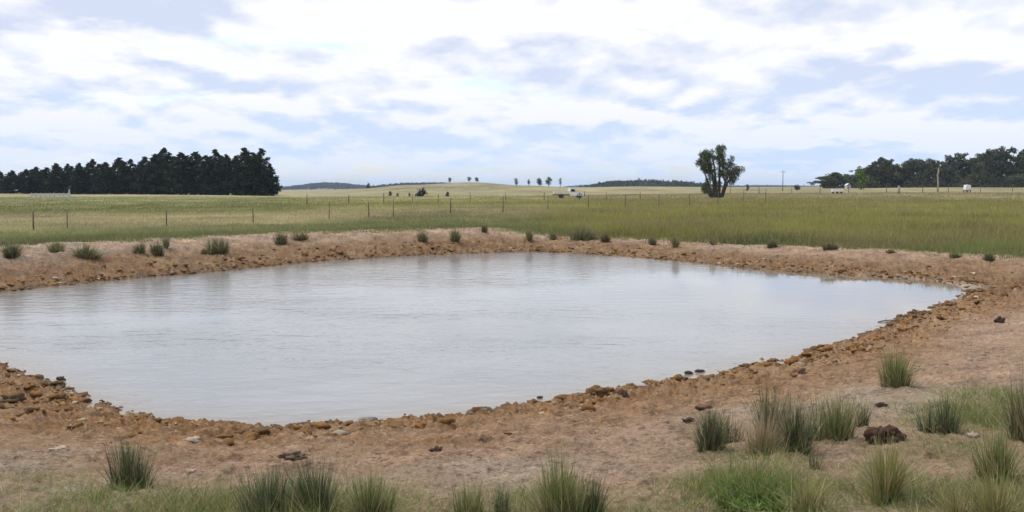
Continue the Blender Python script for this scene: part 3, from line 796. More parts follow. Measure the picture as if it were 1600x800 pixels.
# left belt of pines: peaks of the skyline, px, top py
rs = np.random.RandomState(3)
PK = [(-22,266),(2,267),(24,268),(44,266),(62,262),(78,263),(92,257),(110,258),(128,257),(150,251),(168,255),(190,248),(208,251),(230,247),(246,243),(262,234),
      (285,240),(308,239),(325,245),(340,236),(357,244),(370,246),(386,233),(399,240),(411,235),(424,258)]
ORD = ['first','second','third','fourth','fifth','sixth','seventh','eighth','ninth','tenth','eleventh','twelfth','thirteenth']
spots = []
for i, (px, ty) in enumerate(PK):
    D = 262 - 42 * (px / 420.) + rs.rand() * 6; p = at(px, D); s = mpp(p)
    gy = 400 - F_PX * ((p[2] - CAM[2]) * CP + p[1] * SP) / (p[1] * CP - (p[2] - CAM[2]) * SP)
    H = (gy - ty) * s + .3; W = max(H * .35, 3.0) if i < 25 else H * .32
    if i == 25: lab = 'bushy shorter dark pine closing the right end of the pine belt'
    elif i == 15: lab = 'tallest pointed dark pine near the middle of the pine belt skyline'
    elif i == 22: lab = 'tall dark pine whose top rises highest near the right end of the belt'
    elif i == 0: lab = 'dark pine just outside the left edge of the picture, end of the belt'
    elif i < 13: lab = 'dark pine in the lower left stretch of the belt, %s from the left edge' % ORD[i - 1]
    else: lab = 'dark pine in the taller right stretch of the belt, %s from its right end' % ORD[25 - i]
    spots.append((px, D, H, W, lab))
GP = 'pines in the belt at left'
protos = [(make_tree('pine_tree', pine_meshes, 40 + k, M_PINE, M_BARK, .30, 'x', 'pine tree', GP), 10.0, 2.6) for k in range(6)]
stand(protos, spots, GP)
back = []
for i in range(24):
    px = -15 + i * 18.2; D = 275 - 40 * px / 420. + rs.rand() * 5; ty = np.interp(px, [a for a, b in PK], [b for a, b in PK])
    s = D / F_PX; back.append((px + rs.randn() * 3, D, (304 - ty) * s * (.88 + .11 * rs.rand()), 4.0, 'dark pine of the back row, screened by the front pines of the left belt'))
protos_b = [(copy_tree(o), h, w) for o, h, w in protos]
stand(protos_b, back, 'back row pines in the belt at left')

# right-hand gums
GK = [(1288,273,2.6),(1304,270,2.4),(1322,271,2.4),(1349,262,2.2),(1362,246,3.0),(1380,243,3.2),(1398,256,2.6),(1416,251,3.0),(1437,242,3.4),(1456,247,2.6),(1472,250,2.6),(1490,236,3.6),
      (1512,246,3.0),(1531,240,3.0),(1548,228,3.6),(1566,229,3.4),(1582,250,2.6),(1600,226,3.8),(1622,232,3.4)]
names = ['low spreading gum at the left tip of the right hand gum wood','low dark gum second from the left tip of the gum wood','low gum behind the white shed roof',
 'slender gum just behind the bright green young tree','flat topped gum leaning left over the bright green young tree','first tall round gum from the left in the gum wood',
 'lower gum in the dip right of the first tall round one','mid height gum left of the round topped one in the gum wood','round topped gum in the middle of the gum wood',
 'gum left of the pale dead pole','gum right behind the pale dead pole','broad tall gum between the pale pole and the white tank','thin crowned gum above the left side of the white tank',
 'gum rising right above the white tank','tallest dark gum of the wood right of the white tank','second tallest gum touching the tallest one on its right',
 'low gum in the gap before the right edge of the picture','tall gum at the right edge of the picture','gum mostly outside the right edge of the picture']
rs = np.random.RandomState(9); spots = []
for (px, ty, W), lab in zip(GK, names):
    D = 300 + rs.rand() * 20; p = at(px, D); s = mpp(p); gy = 400 - F_PX * ((p[2] - CAM[2]) * CP + p[1] * SP) / (p[1] * CP - (p[2] - CAM[2]) * SP)
    spots.append((px, D, (gy - ty) * s * 1.05, W * 1.15, lab))
GG = 'gums of the wood at right'
protos = [(make_tree('gum_tree', gum_meshes, 60 + k, M_GUM, M_GUMB, .27, 'x', 'gum tree', GG), 10.0, 3.4) for k in range(6)]
stand(protos, spots, GG)
back = [(1290 + i * 17.5, 330 + rs.rand() * 12, np.interp(1290 + i * 17.5, [a for a, b, c in GK], [300 - b for a, b, c in GK]) * .2 * (.78 + .2 * rs.rand()), 4.0,
         'shaded gum of the back row, glimpsed between the front gums of the right wood') for i in range(20)]
stand([(copy_tree(o), h, w) for o, h, w in protos], back, 'back row gums of the wood at right')
C_ = []; rs = np.random.RandomState(91)
for i in range(260):                # scrub under the gums
    px = 1282 + rs.rand() * 340; p = at(px, 296 + rs.rand() * 30); C_.append(clump_points([p + (0, 0, 3.6 * rs.rand() ** 1.5)], [1.2 + rs.rand()], 40, rs, .8))
tag(link('scrub', leaf_mesh('scrub', np.concatenate(C_), .3, rs), M_GUM), 'dark scrub filling the shade under the gum wood at right', 'scrub', kind='stuff')

# the lone tree
def lone_tree():
    rs = np.random.RandomState(14); D = 150.0; p = at(1121, D); s = mpp(p); r = thing('lone_tree', (p[0], p[1], p[2] - .1), 0,
        'lone many stemmed tree with tufted crown on the grassland right of the vehicle', 'tree')
    def P(px, py, dy=0): return np.array([(px - 1121) * s, dy, (306 - py) * s])
    limbs = [((1116,306),(1112,270),(1103,246),(1099,240)),((1119,306),(1116,268),(1113,244),(1112,236)),((1122,306),(1123,262),(1124,240),(1124,230)),
             ((1124,306),(1130,282),(1137,262),(1139,248)),((1125,306),(1134,282),(1146,266),(1151,260)),((1114,306),(1106,284),(1100,264),(1097,250)),((1112,306),(1104,294),(1098,289))]
    mb = MB()
    for i, L in enumerate(limbs):
        dy = (rs.rand() - .5) * 2.4; pts = [P(a, b, dy * k / 3) for k, (a, b) in enumerate(L)]; pts[0][2] -= .4
        mb.tube(pts, [.24, .16, .10, .04][:len(pts)], 7)
    mb.build('trunk', M_BARK, r, smooth=True)
    cl = [(1097,243,8),(1103,246,8),(1094,238,5),(1105,254,6),(1100,258,5),(1124,232,7),(1121,228,4.5),(1128,230,4.5),(1124,243,6),(1126,254,5),(1140,250,6),(1137,260,7),(1146,262,8),(1152,262,5.5),(1150,270,6),(1146,277,4),(1130,266,6),(1121,268,5),(1114,262,5),(1112,272,5),
          (1109,266,5),(1116,282,4.5),(1125,284,4.5),(1098,289,3.5),(1104,286,4),(1124,293,4.5),(1112,294,4),(1118,252,3.5),(1133,255,4.5),(1106,277,4.5),(1141,270,5)]
    for L in limbs:                 # leafy shoots all along the limbs
        for q in range(11):
            u = .34 + .66 * rs.rand(); xs_ = np.interp(u, np.linspace(0, 1, len(L)), [a for a, b in L]); ys_ = np.interp(u, np.linspace(0, 1, len(L)), [b for a, b in L])
            cl.append((xs_ + rs.randn() * 3.5, ys_ + rs.randn() * 3, 3 + 2.2 * rs.rand()))
    C = clump_points([P(a, b, (rs.rand() - .5) * 3.4) for a, b, q in cl], [q * s * 1.10 for a, b, q in cl], 430, rs, 1.25)
    link('crown', leaf_mesh('crown', C, .125, rs, 1.6), M_LONE, r)
    # dark litter and bushes at its foot
    return r
lone_tree()

# small trees on the hill and beyond
def sprig(px, by, h_px, w_px, D, label, name='skyline_tree', cat='tree', group=None, mat=None, trunk=.35, seed=0, z=None):
    rs = np.random.RandomState(500 + seed); p = at(px, D); s = mpp(p)
    H = h_px * s; W = w_px * s / 2
    zb = p[2] if z is None else z
    r = thing(name, (p[0], p[1], zb - .1), 0, label, cat, group); mb = MB()
    mb.tube([(0, 0, -.3), (W * .1, 0, H * .5), (0, 0, H * .85)], [.06 * H * .4, .05 * H * .35, .01 * H], 5); mb.build('trunk', M_BARK, r, smooth=True)
    n = 9; cs = []
    for k in range(n):
        u = trunk + (1 - trunk) * (k + .5) / n; a = rs.rand() * 6.28; q = W * .6 * math.sqrt(max(0, 1 - (2 * (u - trunk) / (1 - trunk) - .9) ** 2 * .7)) * rs.rand()
        cs.append(np.array([math.cos(a) * q, math.sin(a) * q, u * H]))
    rad = W * .55; n_l = 300 / (9 * rad * rad)
    link('crown', leaf_mesh('crown', clump_points(cs, [rad] * n, n_l, rs, .8), rad * .32, rs, 1.0), mat or M_FARW, r); return r
GS = 'small trees along the hill skyline'
for i, (px, h, w, D, l) in enumerate([(807,13,9,420,'small tree alone on the skyline, leftmost of the row above the vehicle'),(826,10,7,520,'faint thin tree second from left in the skyline row above the vehicle'),
     (843,12,13,520,'spreading tree third in the skyline row above the vehicle'),(857,14,13,520,'round tree, densest of the skyline row above the vehicle'),(875,15,7,470,'tall thin tree right end of the skyline row above the vehicle'),
     (703,8,8,660,'small tree on the hill top, left one of the hill crest trees'),(733,8,8,660,'small tree on the hill top, middle one of the hill crest trees'),(745,7,8,660,'small tree on the hill top, right one of the hill crest trees')]):
    sprig(px, 0, h, w, D, l, group=GS, seed=i, mat=M_SKYL)
GB = 'dark bushes dotted on the hill slope'
for i, (px, py, h, w, l) in enumerate([(610,306,7,8,'dark bush, leftmost of three small ones below the hill'),(622,307,6,6,'dark bush, middle of three small ones below the hill'),(641,307,6,6,'dark bush, right of three small ones below the hill'),
     (659,307,11,22,'wide olive bush, largest on the slope below the hill'),(700,307,7,9,'dark bush alone right of the wide olive bush')]):
    p = hit(px, py); sprig(px, 0, h, w, p[1], l, 'bush', 'bush', GB, trunk=.1, seed=20 + i)
for i, (px, D, h, w, l) in enumerate([(1343,240,32,24,'bright green young tree in front of the gum wood')]):
    sprig(px, 0, h, w, D, l, 'young_tree', 'tree', None, M_YOUNG, .12, 40)
for i, (px, D, h, w, l) in enumerate([(1166,250,11,8,'dark small tree on the horizon right of the lone tree'),(1244,260,7,12,'low dark bush on the horizon right of the power pole'),(576,600,8,9,'little tree left of the hill on the far rise')]):
    sprig(px, 0, h, w, D, l, 'small_tree', 'tree', None, None, .15, 50 + i)

# wooded far ridges
def ridge(name, pts, D, depth, label, seed, per=26, tree=7.0):
    """pts: px, top py; a long low hill of earth under a far-off wood"""
    rs = np.random.RandomState(seed); px = np.array([a for a, b in pts], float); ty = np.array([b for a, b in pts], float)
    xs = np.linspace(px[0], px[-1], 80); tops = np.interp(xs, px, ty)
    X = (xs - 800) / F_PX * D; v = (292 - tops) / F_PX; Zt = CAM[2] + D * v - tree * .55
    V = []; 
    for k, (dy, f) in enumerate([(-depth, 0), (-depth * .5, .7), (0, 1.0), (depth, .9), (depth * 2.5, 0)]):
        zb = -3.0
        V.append(np.stack([X * (1 + dy / D), np.full(80, D + dy), zb + (Zt - zb) * f + (rs.rand(80) - .5) * .2], 1))
    V = np.concatenate(V); i = np.arange(4)[:, None] * 80; k = np.arange(79)[None]
    Fc = np.stack([i + k, i + k + 1, i + k + 81, i + k + 80], -1).reshape(-1, 4)
    o = link('hill', new_mesh('hill', V, Fc), M_HILL, smooth=True); tag(o, kind='structure')
    C_ = []
    n = int((px[-1] - px[0]) * per / 10)
    for q in range(n):
        u = rs.rand(); xx = px[0] + u * (px[-1] - px[0]); dy = -depth * .95 + depth * 1.2 * rs.rand() ** .8
        zt = -3 + (CAM[2] + D * (292 - np.interp(xx, px, ty)) / F_PX - tree * .55 + 3) * np.interp(dy, [-depth, -depth * .5, 0, depth], [0, .7, 1, .9])
        R = tree * (.35 + .3 * rs.rand()); c = np.array([(xx - 800) / F_PX * (D + dy), D + dy, zt + R * .4])
        C_.append(clump_points([c], [R], 34 / (R * R), rs, .8))
    tag(link(name, leaf_mesh(name, np.concatenate(C_), tree * .20, rs, 1.0), M_FARW), label, 'wood', kind='stuff')
M_HILL = simple('hill_earth', (.17, .155, .10), .95, scale=.05)
ridge('distant_wood', [(425,295),(455,291),(480,288),(500,285.5),(530,285.5),(560,289),(590,292),(620,293)], 2300, 220, 'dim blue wooded ridge right of the pine belt', 71, 46, 9)
ridge('distant_wood', [(570,294),(600,289),(640,286),(690,286),(730,287),(790,293)], 1500, 150, 'dim wooded ridge showing behind the dry hill', 72, 40, 8)
ridge('distant_wood', [(905,294),(925,290),(945,286),(970,283.5),(1000,282.5),(1040,284),(1080,286),(1110,290),(1135,294)], 1000, 100, 'wooded ridge between the vehicle and the lone tree', 73, 40, 9)
ridge('distant_wood', [(1090,293),(1130,290.5),(1180,289.5),(1240,290),(1300,291),(1360,293)], 2800, 250, 'faint blue wooded ridge on the horizon right of the lone tree', 74, 40, 9)
ridge('distant_wood', [(860,294),(900,290),(930,288.5),(960,290),(990,293)], 3200, 200, 'palest blue ridge on the horizon right of the vehicle', 75, 40, 9)

# ------------------------------------------------------------------ fences
M_POST = simple('weathered_post', (.115, .095, .075), .95, scale=6); M_WIRE = simple('fence_wire', (.20, .19, .18), .5, .6)
def fence(name, posts, label, height, rad, wires=4, group=None, mat=None, lean=.03, seed=0, rise=0.0):
    rs = np.random.RandomState(800 + seed); P = [np.array(q) for q in posts]
    r = thing(name, tuple(P[0]), 0, label, 'fence', group); tops = []
    for q in P:
        h = height * (.9 + .2 * rs.rand()) * (1 + rise * len(tops) / len(P)); mb = MB(); b = q - P[0]; t = b + np.array([rs.randn() * lean, rs.randn() * lean, h])
        k = rad * (.8 + .5 * rs.rand())
        mb.tube([b - (0, 0, .2), b + (t - b) * .5, t], [k * 1.08, k, k * .9], 7); mb.build('post', mat or M_POST, r, smooth=True); tops.append((b, t))
    for w in range(wires):
        f = .25 + .68 * w / max(wires - 1, 1); mb = MB(); pts = []
        for i, (b, t) in enumerate(tops):
            pts.append(b + (t - b) * f + np.array([0, -rad, 0]))
            if i + 1 < len(tops):
                b2, t2 = tops[i + 1]; m_ = ((b + (t - b) * f) + (b2 + (t2 - b2) * f)) / 2 + np.array([0, -rad, -.03]); pts.append(m_)
        mb.tube(pts, .004, 4); mb.build('wire', M_WIRE, r)
    return r
def line_posts(pxs, x0, y0, x1, y1):
    A = hit(x0, y0); B = hit(x1, y1); out = []
    for px in pxs:
        u = (px - 800) / F_PX * 1.0; dx, dy = B[0] - A[0], B[1] - A[1]
        k = CP + 0  # bearing x/y is constant along a column to first order
        c = ray(px, 350); g = c[0] / c[1]; t = (g * A[1] - A[0]) / (dx - g * dy); x = A[0] + t * dx; y = A[1] + t * dy
        out.append((x, y, ground(x, y)))
    return out
fence('wire_fence', line_posts([-70, 52, 105, 260, 396, 514, 577, 615, 704, 786, 856, 919, 977, 1029, 1077, 1121, 1161, 1196], 105, 359, 1196, 318),
      'long wire fence on dark posts crossing the paddock from left to right', .95, .033, seed=1, rise=.75)
fence('wire_fence', line_posts([480, 545, 600, 645, 685, 735, 790, 850, 905, 947, 1000], 480, 319, 1000, 312), 'short farther wire fence on thin posts below the hill and vehicle', 1.2, .045, seed=2)
fence('wire_fence', line_posts([1140, 1185, 1236, 1280, 1325, 1384, 1404, 1440, 1480, 1530, 1580, 1630], 1140, 303, 1630, 299), 'faint fence running in front of the gum wood at right', 1.4, .06, seed=3)

# white yard rails at left
M_WHITE = simple('white_paint', (.72, .71, .68), .6, var=.08); M_RAIL = simple('weathered_white_paint', (.46, .46, .43), .8, var=.2); M_CREAM = simple('cream_paint', (.66, .60, .47), .6, var=.1)
def yard():
    p = hit(78, 312); s = mpp(p); r = thing('rail_fence', (p[0], p[1], ground(p[0], p[1])), 0, 'white rail fence with a taller end post before the pine belt', 'fence')
    L = 58 * s; 
    for i in range(9):
        x = -L / 2 + L * i / 8; mb = MB(); mb.box((x, 0, .42), (.12, .12, 1.25), taper=.95); mb.build('post', M_RAIL, r, bevel=.01)
    for z in (.42, .68, .92):
        mb = MB(); mb.box((0, -.085, z), (L + .1, .05, .13)); mb.build('rail', M_RAIL, r, bevel=.008)
    mb = MB(); mb.box((L / 2 + .15, 0, .70), (.40, .35, 1.8), taper=.4); mb.build('end_post', M_RAIL, r, bevel=.03)
yard()

# white tray vehicle
M_DARK = simple('black_rubber', (.02, .02, .02), .8, var=.1); M_GLASS = simple('dark_glass', (.02, .025, .03), .08, var=.05, spec=.5); M_CHAS = simple('dark_chassis', (.05, .04, .035), .8)
M_LAMP = simple('lamp_lens', (.6, .55, .45), .2, var=.05)
def ute():
    p = hit(888, 310); s = mpp(p); k = 49 * s / 5.4
    r = thing('flatbed_vehicle', (p[0], p[1], ground(p[0], p[1])), math.radians(4), 'white flatbed utility vehicle parked side on in the paddock', 'vehicle'); r.scale = (k, k, k)
    # x forward; cab and bonnet at +x
    mb = MB(); mb.prism([(.15, .45), (2.55, .45), (2.62, .75), (2.55, 1.02), (1.35, 1.10), (.15, 1.10)], -.85, .85); mb.build('body', M_WHITE, r, bevel=.04)
    mb = MB(); mb.prism([(.15, 1.103), (1.35, 1.103), (.95, 1.70), (.25, 1.74)], -.78, .78); mb.build('cab', M_WHITE, r, bevel=.05)
    for sy in (-1, 1):
        mb = MB(); y = sy * .79; mb.prism([(.34, 1.16), (1.16, 1.16), (.90, 1.60), (.36, 1.63)], y - .012, y + .012); mb.build('window', M_GLASS, r)
    mb = MB(); mb.add([(1.335, -.68, 1.15), (1.335, .68, 1.15), (1.01, .62, 1.64), (1.01, -.62, 1.64)], [(0, 1, 2, 3)]); V = [(a + .02, b, c + .012) for a, b, c in mb.v]; mb.add(V, [(3, 2, 1, 0)]); mb.build('windscreen', M_GLASS, r)
    mb = MB(); mb.box((-1.25, 0, .88), (2.62, 1.80, .10)); 
    for sy in (-1, 1): mb.box((-1.25, sy * .88, 1.06), (2.62, .04, .36))
    mb.box((-2.55, 0, 1.04), (.04, 1.70, .22)); mb.build('tray', M_CREAM, r, bevel=.01)
    mb = MB(); mb.box((.05, 0, 1.35), (.05, 1.7, .06)); mb.box((.05, 0, 1.75), (.05, 1.7, .06))
    for y in (-.82, -.4, 0, .4, .82): mb.box((.05, y, 1.33), (.06, .05, .86))
    mb.build('headboard', M_WHITE, r)
    mb = MB(); mb.box((-.2, 0, .62), (5.0, .9, .16)); mb.build('chassis', M_CHAS, r)
    mb = MB(); mb.box((2.72, 0, .62), (.12, 1.75, .28)); mb.tube([(2.74, -.5, .7), (2.78, -.5, 1.15), (2.78, .5, 1.15), (2.74, .5, .7)], .04); mb.build('bumper', M_CHAS, r, bevel=.02)
    for sy in (-1, 1):
        mb = MB(); mb.box((2.60, sy * .62, .86), (.06, .3, .18)); mb.build('headlight', M_LAMP, r, bevel=.02)
        for wx in (1.85, -1.25, -2.05)[:2]:
            w = MB(); n = 18; prof = []
            y0 = sy * .74
            ring = [(math.cos(a * 2 * math.pi / n), math.sin(a * 2 * math.pi / n)) for a in range(n)]
            V = []
            for (rr, yy) in ((.30, -.10), (.37, -.08), (.37, .08), (.30, .10)): V += [(wx + c * rr, y0 + yy, .37 + s_ * rr) for c, s_ in ring]
            Fs = [(j * n + a, j * n + (a + 1) % n, (j + 1) * n + (a + 1) % n, (j + 1) * n + a) for j in range(3) for a in range(n)]
            Fs += [tuple(range(n)), tuple(range(3 * n, 4 * n))]; w.add(V, Fs); wo = w.build('wheel', M_DARK, r, smooth=False)
            h = MB(); V = []
            for (rr, yy) in ((.20, .112), (.16, .125)): V += [(wx + c * rr, y0 + sy * yy, .37 + s_ * rr) for c, s_ in ring]
            h.add(V, [(a, (a + 1) % n, n + (a + 1) % n, n + a) for a in range(n)] + [tuple(range(n, 2 * n))]); h.build('rim', M_CHAS, wo)
    # flares over the wheels
    for sy in (-1, 1):
        mb = MB(); pts = [(1.85 + math.cos(a) * .45, sy * .87, .40 + math.sin(a) * .45) for a in np.linspace(0, math.pi, 9)]; mb.tube(pts, .055, 6); mb.build('wheel_arch', M_CHAS, r)
ute()

# poles, tank, trough, shed at right
def pole():
    p = at(1221, 240); s = mpp(p); r = thing('power_pole', tuple(p), 0, 'thin wooden power pole with crossarm on the horizon right of the lone tree', 'pole'); H = 33 * s
    mb = MB(); mb.tube([(0, 0, -.4), (0, 0, H)], [.10, .07], 8); mb.build('shaft', M_POST, r, smooth=True)
    mb = MB(); mb.box((0, -.14, H - .5), (1.3, .08, .09)); c = mb.build('crossarm', M_POST, r, bevel=.01)
    for x in (-.65, 0, .65):
        mb = MB(); mb.tube([(x, -.14, H - .44), (x, -.14, H - .36), (x, -.14, H - .26)], [.04, .06, .03], 6); mb.build('insulator', M_WHITE, c, smooth=True)
pole()
p = hit(1465, 300); s = mpp(p); mb = MB(); H = 38 * s
mb.tube([(0, 0, -.3), (.06, 0, H * .35), (-.05, .03, H * .7), (.05, 0, H)], [.20, .15, .12, .05], 8); mb.tube([(-.04, 0, H * .66), (.35, .1, H * .92)], [.07, .02], 5)
mb.tube([(0, 0, H * .5), (-.3, .1, H * .7)], [.06, .02], 5)
o = mb.build('dead_trunk', simple('bleached_wood', (.36, .31, .25), .9), smooth=True); o.location = (p[0], p[1], ground(p[0], p[1])); tag(o, 'pale dead trunk standing like a pole before the gum wood', 'dead tree')
p = hit(1404, 303); s = mpp(p); mb = MB(); mb.tube([(0, 0, -.2), (.04, 0, .6), (.02, 0, 13 * s)], [.28, .22, .17], 9); mb.tube([(.02, 0, .9), (.3, 0, 1.3)], [.1, .05], 6)
o = mb.build('stump', simple('grey_stump', (.28, .23, .20), .9), smooth=True); o.location = (p[0], p[1], ground(p[0], p[1])); tag(o, 'grey weathered stump in the fence line before the gum wood', 'stump')
def tank():
    p = hit(1511, 301); s = mpp(p); r = thing('water_tank', (p[0], p[1], ground(p[0], p[1])), .2, 'small white box shaped tank on a dark stand near the gum wood', 'tank'); W = 8.5 * s; H = 8 * s; b = 4 * s
    mb = MB(); mb.box((0, 0, b + H / 2), (W, W * .9, H)); mb.build('body', M_WHITE, r, bevel=.08)
    mb = MB(); mb.tube([(0, 0, b + H), (0, 0, b + H + .08)], .22, 12); mb.build('lid', M_CREAM, r)
    mb = MB(); mb.box((0, 0, b - .045), (W * 1.02, W, .09)); mb.build('platform', M_CHAS, r)
    for x in (-1, 1):
        for y in (-1, 1):
            mb = MB(); mb.box((x * W * .42, y * W * .38, (b - .09) / 2 - .1), (.12, .12, b + .1)); mb.build('leg', M_CHAS, r)
tank()
def trough():
    p = hit(1308, 303); s = mpp(p); r = thing('trough', (p[0], p[1], ground(p[0], p[1])), .05, 'long pale trough on short legs left of the bright green young tree', 'trough'); W = 17 * s
    mb = MB(); mb.prism([(-W / 2, .95), (-W * .47, .42), (W * .47, .42), (W / 2, .95), (W * .46, .95), (W * .44, .52), (-W * .44, .52), (-W * .46, .95)], -.4, .4)
    mb.box((0, -.38, .70), (W * .92, .05, .48)); mb.box((0, .38, .70), (W * .92, .05, .48)); mb.build('basin', M_WHITE, r)
    for x in (-.4, 0, .4):
        mb = MB(); mb.box((x * W, 0, .17), (.18, .6, .5)); mb.build('leg', M_CHAS, r, bevel=.02)
trough()
def shed():
    p = at(1322, 286); s = mpp(p); r = thing('shed', tuple(p), .3, 'small white shed half hidden at the left end of the gum wood', 'shed'); W = 7.5 * s; H = 5 * s
    mb = MB(); mb.box((0, 0, H * .4), (W, W * .7, H)); mb.build('wall', M_RAIL, r)
    mb = MB(); mb.prism([(-W * .56, H * .88), (0, H * 1.5), (W * .56, H * .88), (W * .56, H * .98), (0, H * 1.6), (-W * .56, H * .98)], -W * .4, W * .4); mb.build('roof', simple('roof_tin', (.55, .56, .58), .4, .3), r)
    mb = MB(); mb.box((-W * .15, -W * .35 - .02, H * .35), (W * .22, .06, H * .7)); mb.build('door', M_CHAS, r)
shed()

# ------------------------------------------------------------------ haze
def haze():
    m = bpy.data.materials.new('haze_air'); m.use_nodes = True; t = NT(m.node_tree); m.node_tree.nodes.clear()
    v = t.new('ShaderNodeVolumePrincipled'); v.inputs['Color'].default_value = (.66, .80, 1.0, 1); v.inputs['Density'].default_value = HAZE
    v.inputs['Anisotropy'].default_value = .0
    out = t.new('ShaderNodeOutputMaterial'); t.l.new(v.outputs[0], out.inputs['Volume'])
    mb = MB(); mb.box((0, 0, 22), (20000, 20000, 60)); o = mb.build('haze', m); tag(o, 'pale blue air haze over the far country', 'haze', kind='stuff')
HAZE = .00011
haze()

# ------------------------------------------------------------------ sky, sun, camera
SUN_EL, SUN_AZ = math.radians(56), math.radians(-62)      # azimuth from +y, clockwise: the sun is up to the left
def sky():
    w = bpy.data.worlds.new('World'); SC.world = w; w.use_nodes = True; t = NT(w.node_tree); t.n.clear()
    nis = t.new('ShaderNodeTexSky', sky_type='NISHITA'); nis.sun_disc = False; nis.sun_elevation = SUN_EL; nis.sun_rotation = SUN_AZ
    nis.air_density = 1.0; nis.dust_density = 1.0; nis.ozone_density = 1.5
    bs = t.new('ShaderNodeBackground'); t.l.new(nis.outputs[0], bs.inputs[0]); bs.inputs[1].default_value = .15
    D = t.new('ShaderNodeTexCoord').outputs['Generated']
    sp = t.new('ShaderNodeSeparateXYZ'); t.l.new(D, sp.inputs[0]); X, Y, Z = sp.outputs
    k = t.m('ADD', t.m('MULTIPLY', t.m('MAXIMUM', Z, 0.0), .62), .135)
    cb = t.new('ShaderNodeCombineXYZ'); t.put(cb.inputs[0], t.m('DIVIDE', X, k)); t.put(cb.inputs[1], t.m('DIVIDE', Y, k)); P = cb.outputs[0]
    u = t.m('DIVIDE', X, t.m('MAXIMUM', Y, .05)); v = t.m('DIVIDE', Z, t.m('MAXIMUM', Y, .05))
    wob = t.m('MULTIPLY', t.m('SUBTRACT', t.noise(P, 1.6, 7, .62), .5), .16)
    wob2 = t.m('MULTIPLY', t.m('SUBTRACT', t.noise(P, 2.8, 7, .62), .5), .06)
    uu = t.m('ADD', u, wob); vv = t.m('ADD', v, wob2)
    def blobs(L):
        tot = None
        for px, py, sx, sy, a in L:
            r = ray(px, py); u0, v0 = r[0] / r[1], r[2] / r[1]
            e = t.m('ADD', t.m('POWER', t.m('DIVIDE', t.m('SUBTRACT', uu, u0), sx / F_PX), 2.0), t.m('POWER', t.m('DIVIDE', t.m('SUBTRACT', vv, v0), sy / F_PX), 2.0))
            g = t.m('MULTIPLY', t.m('EXPONENT', t.m('MULTIPLY', e, -1.0)), a)
            tot = g if tot is None else t.m('ADD', tot, g)
        return t.m('MULTIPLY', tot, t.ramp(Y, .05, .3))
    n1 = t.noise(t.mapping(P, (1.3, 1.0, 1)), 1.0, 8, .55, .35); n2 = t.noise(t.mapping(P, (1.2, .9, 1), (7, 3, 0)), 2.6, 8, .55, .3)
    n3 = t.noise(t.mapping(P, (1, 1, 1), (2, 9, 0)), .33, 5, .5)
    shade = t.m('ADD', t.m('ADD', .04, t.m('MULTIPLY', t.ramp(n1, .36, .66), .56)), t.m('MULTIPLY', t.ramp(n2, .42, .66), .30))
    def puff(scale, det):           # tops lit, undersides grey: compare each spot with the one just above it
        up_ = t.new('ShaderNodeVectorMath', operation='SCALE'); t.put(up_.inputs[0], P); up_.inputs['Scale'].default_value = .955
        a = t.noise(t.mapping(P, (1.15, .9, 1), (3, 1, 0)), scale, det, .52, .2); b = t.noise(t.mapping(up_.outputs[0], (1.15, .9, 1), (3, 1, 0)), scale, det, .52, .2)
        return t.m('SUBTRACT', b, a)
    shade = t.m('ADD', shade, t.m('MULTIPLY', t.m('ADD', t.m('MULTIPLY', puff(1.3, 8), 4.2), t.m('MULTIPLY', puff(3.2, 6), 2.0)), t.ramp(Z, .01, .07)))
    shade = t.m('ADD', shade, t.m('MULTIPLY', t.m('SUBTRACT', n3, .5), .5))
    shade = t.m('ADD', shade, blobs([(110,12,210,30,.75),(300,22,160,16,.4),(830,95,190,38,.55),(210,118,120,18,.6),(60,150,130,12,.4),(450,125,110,28,.35),(1400,112,230,26,.5),(1110,166,150,9,.6),
        (330,212,260,24,.35),(620,215,200,20,.35),(1000,215,250,12,.3),(1250,243,230,16,.5),(1550,165,120,14,.45),(720,150,60,12,.2),(950,250,300,20,.25),
        (150,72,200,26,-.7),(400,95,160,22,-.45),(640,35,200,45,-.9),(950,25,220,40,-.9),(1330,62,240,20,-.5),(1350,215,150,12,-.6),(1250,205,60,18,-.4),(700,120,100,26,-.4),(330,160,350,12,-.45),(950,185,220,14,-.4),(1560,200,80,12,-.4),(150,185,250,14,-.4)]))
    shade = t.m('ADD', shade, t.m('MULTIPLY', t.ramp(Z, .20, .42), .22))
    shade = t.m('MULTIPLY', shade, 1.0, clamp=True)
    hz = t.m('SUBTRACT', 1.0, t.ramp(Z, .0, .10))
    shade = t.m('MAXIMUM', shade, t.m('MULTIPLY', hz, .62))
    grey = t.mix(t.ramp(Z, .0, .16), (.525, .645, .83), (.54, .595, .745))
    cloud = t.mix(shade, (.800, .806, .825), grey)
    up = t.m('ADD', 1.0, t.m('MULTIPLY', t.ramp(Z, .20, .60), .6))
    cloud = t.mix(1.0, cloud, up, blend='MULTIPLY')
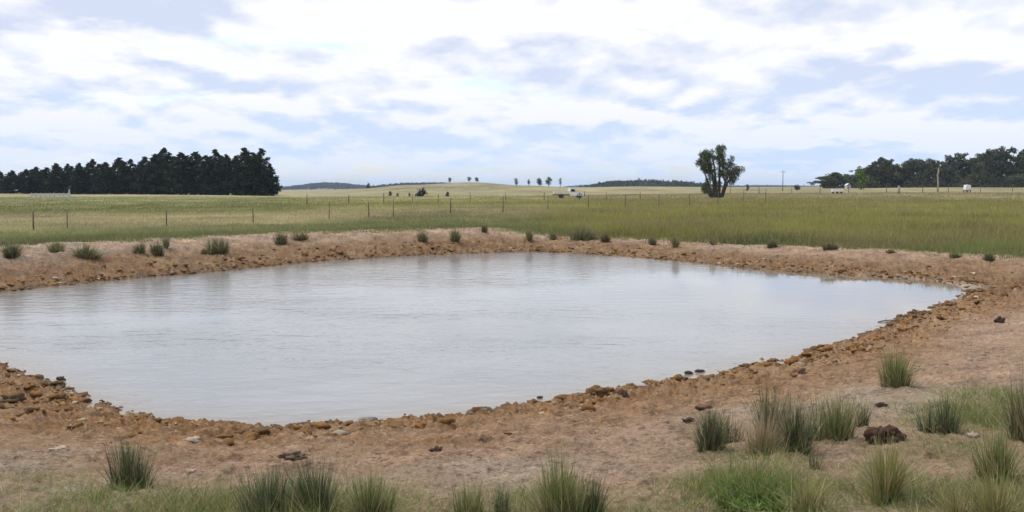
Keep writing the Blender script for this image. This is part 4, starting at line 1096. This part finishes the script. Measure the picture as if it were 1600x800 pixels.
    bc = t.new('ShaderNodeBackground'); t.put(bc.inputs[0], cloud); bc.inputs[1].default_value = 1.0
    hole = t.m('ADD', t.m('MULTIPLY', t.ramp(t.noise(t.mapping(P, (1, 1, 1), (31, 5, 0)), .8, 7, .6), .62, .76), .55),
               blobs([(215,156,75,7,.65),(352,70,30,9,.6),(500,76,45,8,.6),(750,132,50,16,.6),(860,146,40,8,.4),(430,78,40,5,.4),(880,275,300,10,.35),(560,275,120,12,.35),(80,255,120,8,.25)]))
    hole = t.m('ADD', hole, t.m('MULTIPLY', t.ramp(Z, .22, .45), t.ramp(n1, .42, .62)))
    hole = t.m('MULTIPLY', hole, t.m('SUBTRACT', 1.15, t.ramp(n2, .45, .75)), clamp=True)
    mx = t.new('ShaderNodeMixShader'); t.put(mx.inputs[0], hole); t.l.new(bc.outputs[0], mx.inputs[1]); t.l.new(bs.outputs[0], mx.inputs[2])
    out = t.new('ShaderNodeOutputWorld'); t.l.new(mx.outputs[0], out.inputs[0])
    w.cycles.sampling_method = 'MANUAL'; w.cycles.sample_map_resolution = 512
sky()
L = bpy.data.lights.new('sun', 'SUN'); L.energy = 2.3; L.angle = math.radians(7); L.color = (1, .95, .87)
lo = bpy.data.objects.new('sun', L); COL.objects.link(lo)
from mathutils import Vector
sd = Vector((math.sin(SUN_AZ) * math.cos(SUN_EL), math.cos(SUN_AZ) * math.cos(SUN_EL), math.sin(SUN_EL)))
lo.rotation_euler = sd.to_track_quat('Z', 'Y').to_euler(); lo.location = sd * 50

cd = bpy.data.cameras.new('camera'); co = bpy.data.objects.new('camera', cd); COL.objects.link(co)
cd.sensor_width = 36; cd.lens = 36 * F_PX / 1600; cd.clip_start = .1; cd.clip_end = 20000
co.location = tuple(CAM); co.rotation_euler = (math.pi / 2 - PITCH, 0, 0); SC.camera = co
vs = SC.view_settings; vs.view_transform = 'Standard'; vs.look = 'None'; vs.gamma = 1; vs.exposure = .34; vs.use_curve_mapping = False
SC.cycles.volume_bounces = 0; SC.cycles.max_bounces = 6
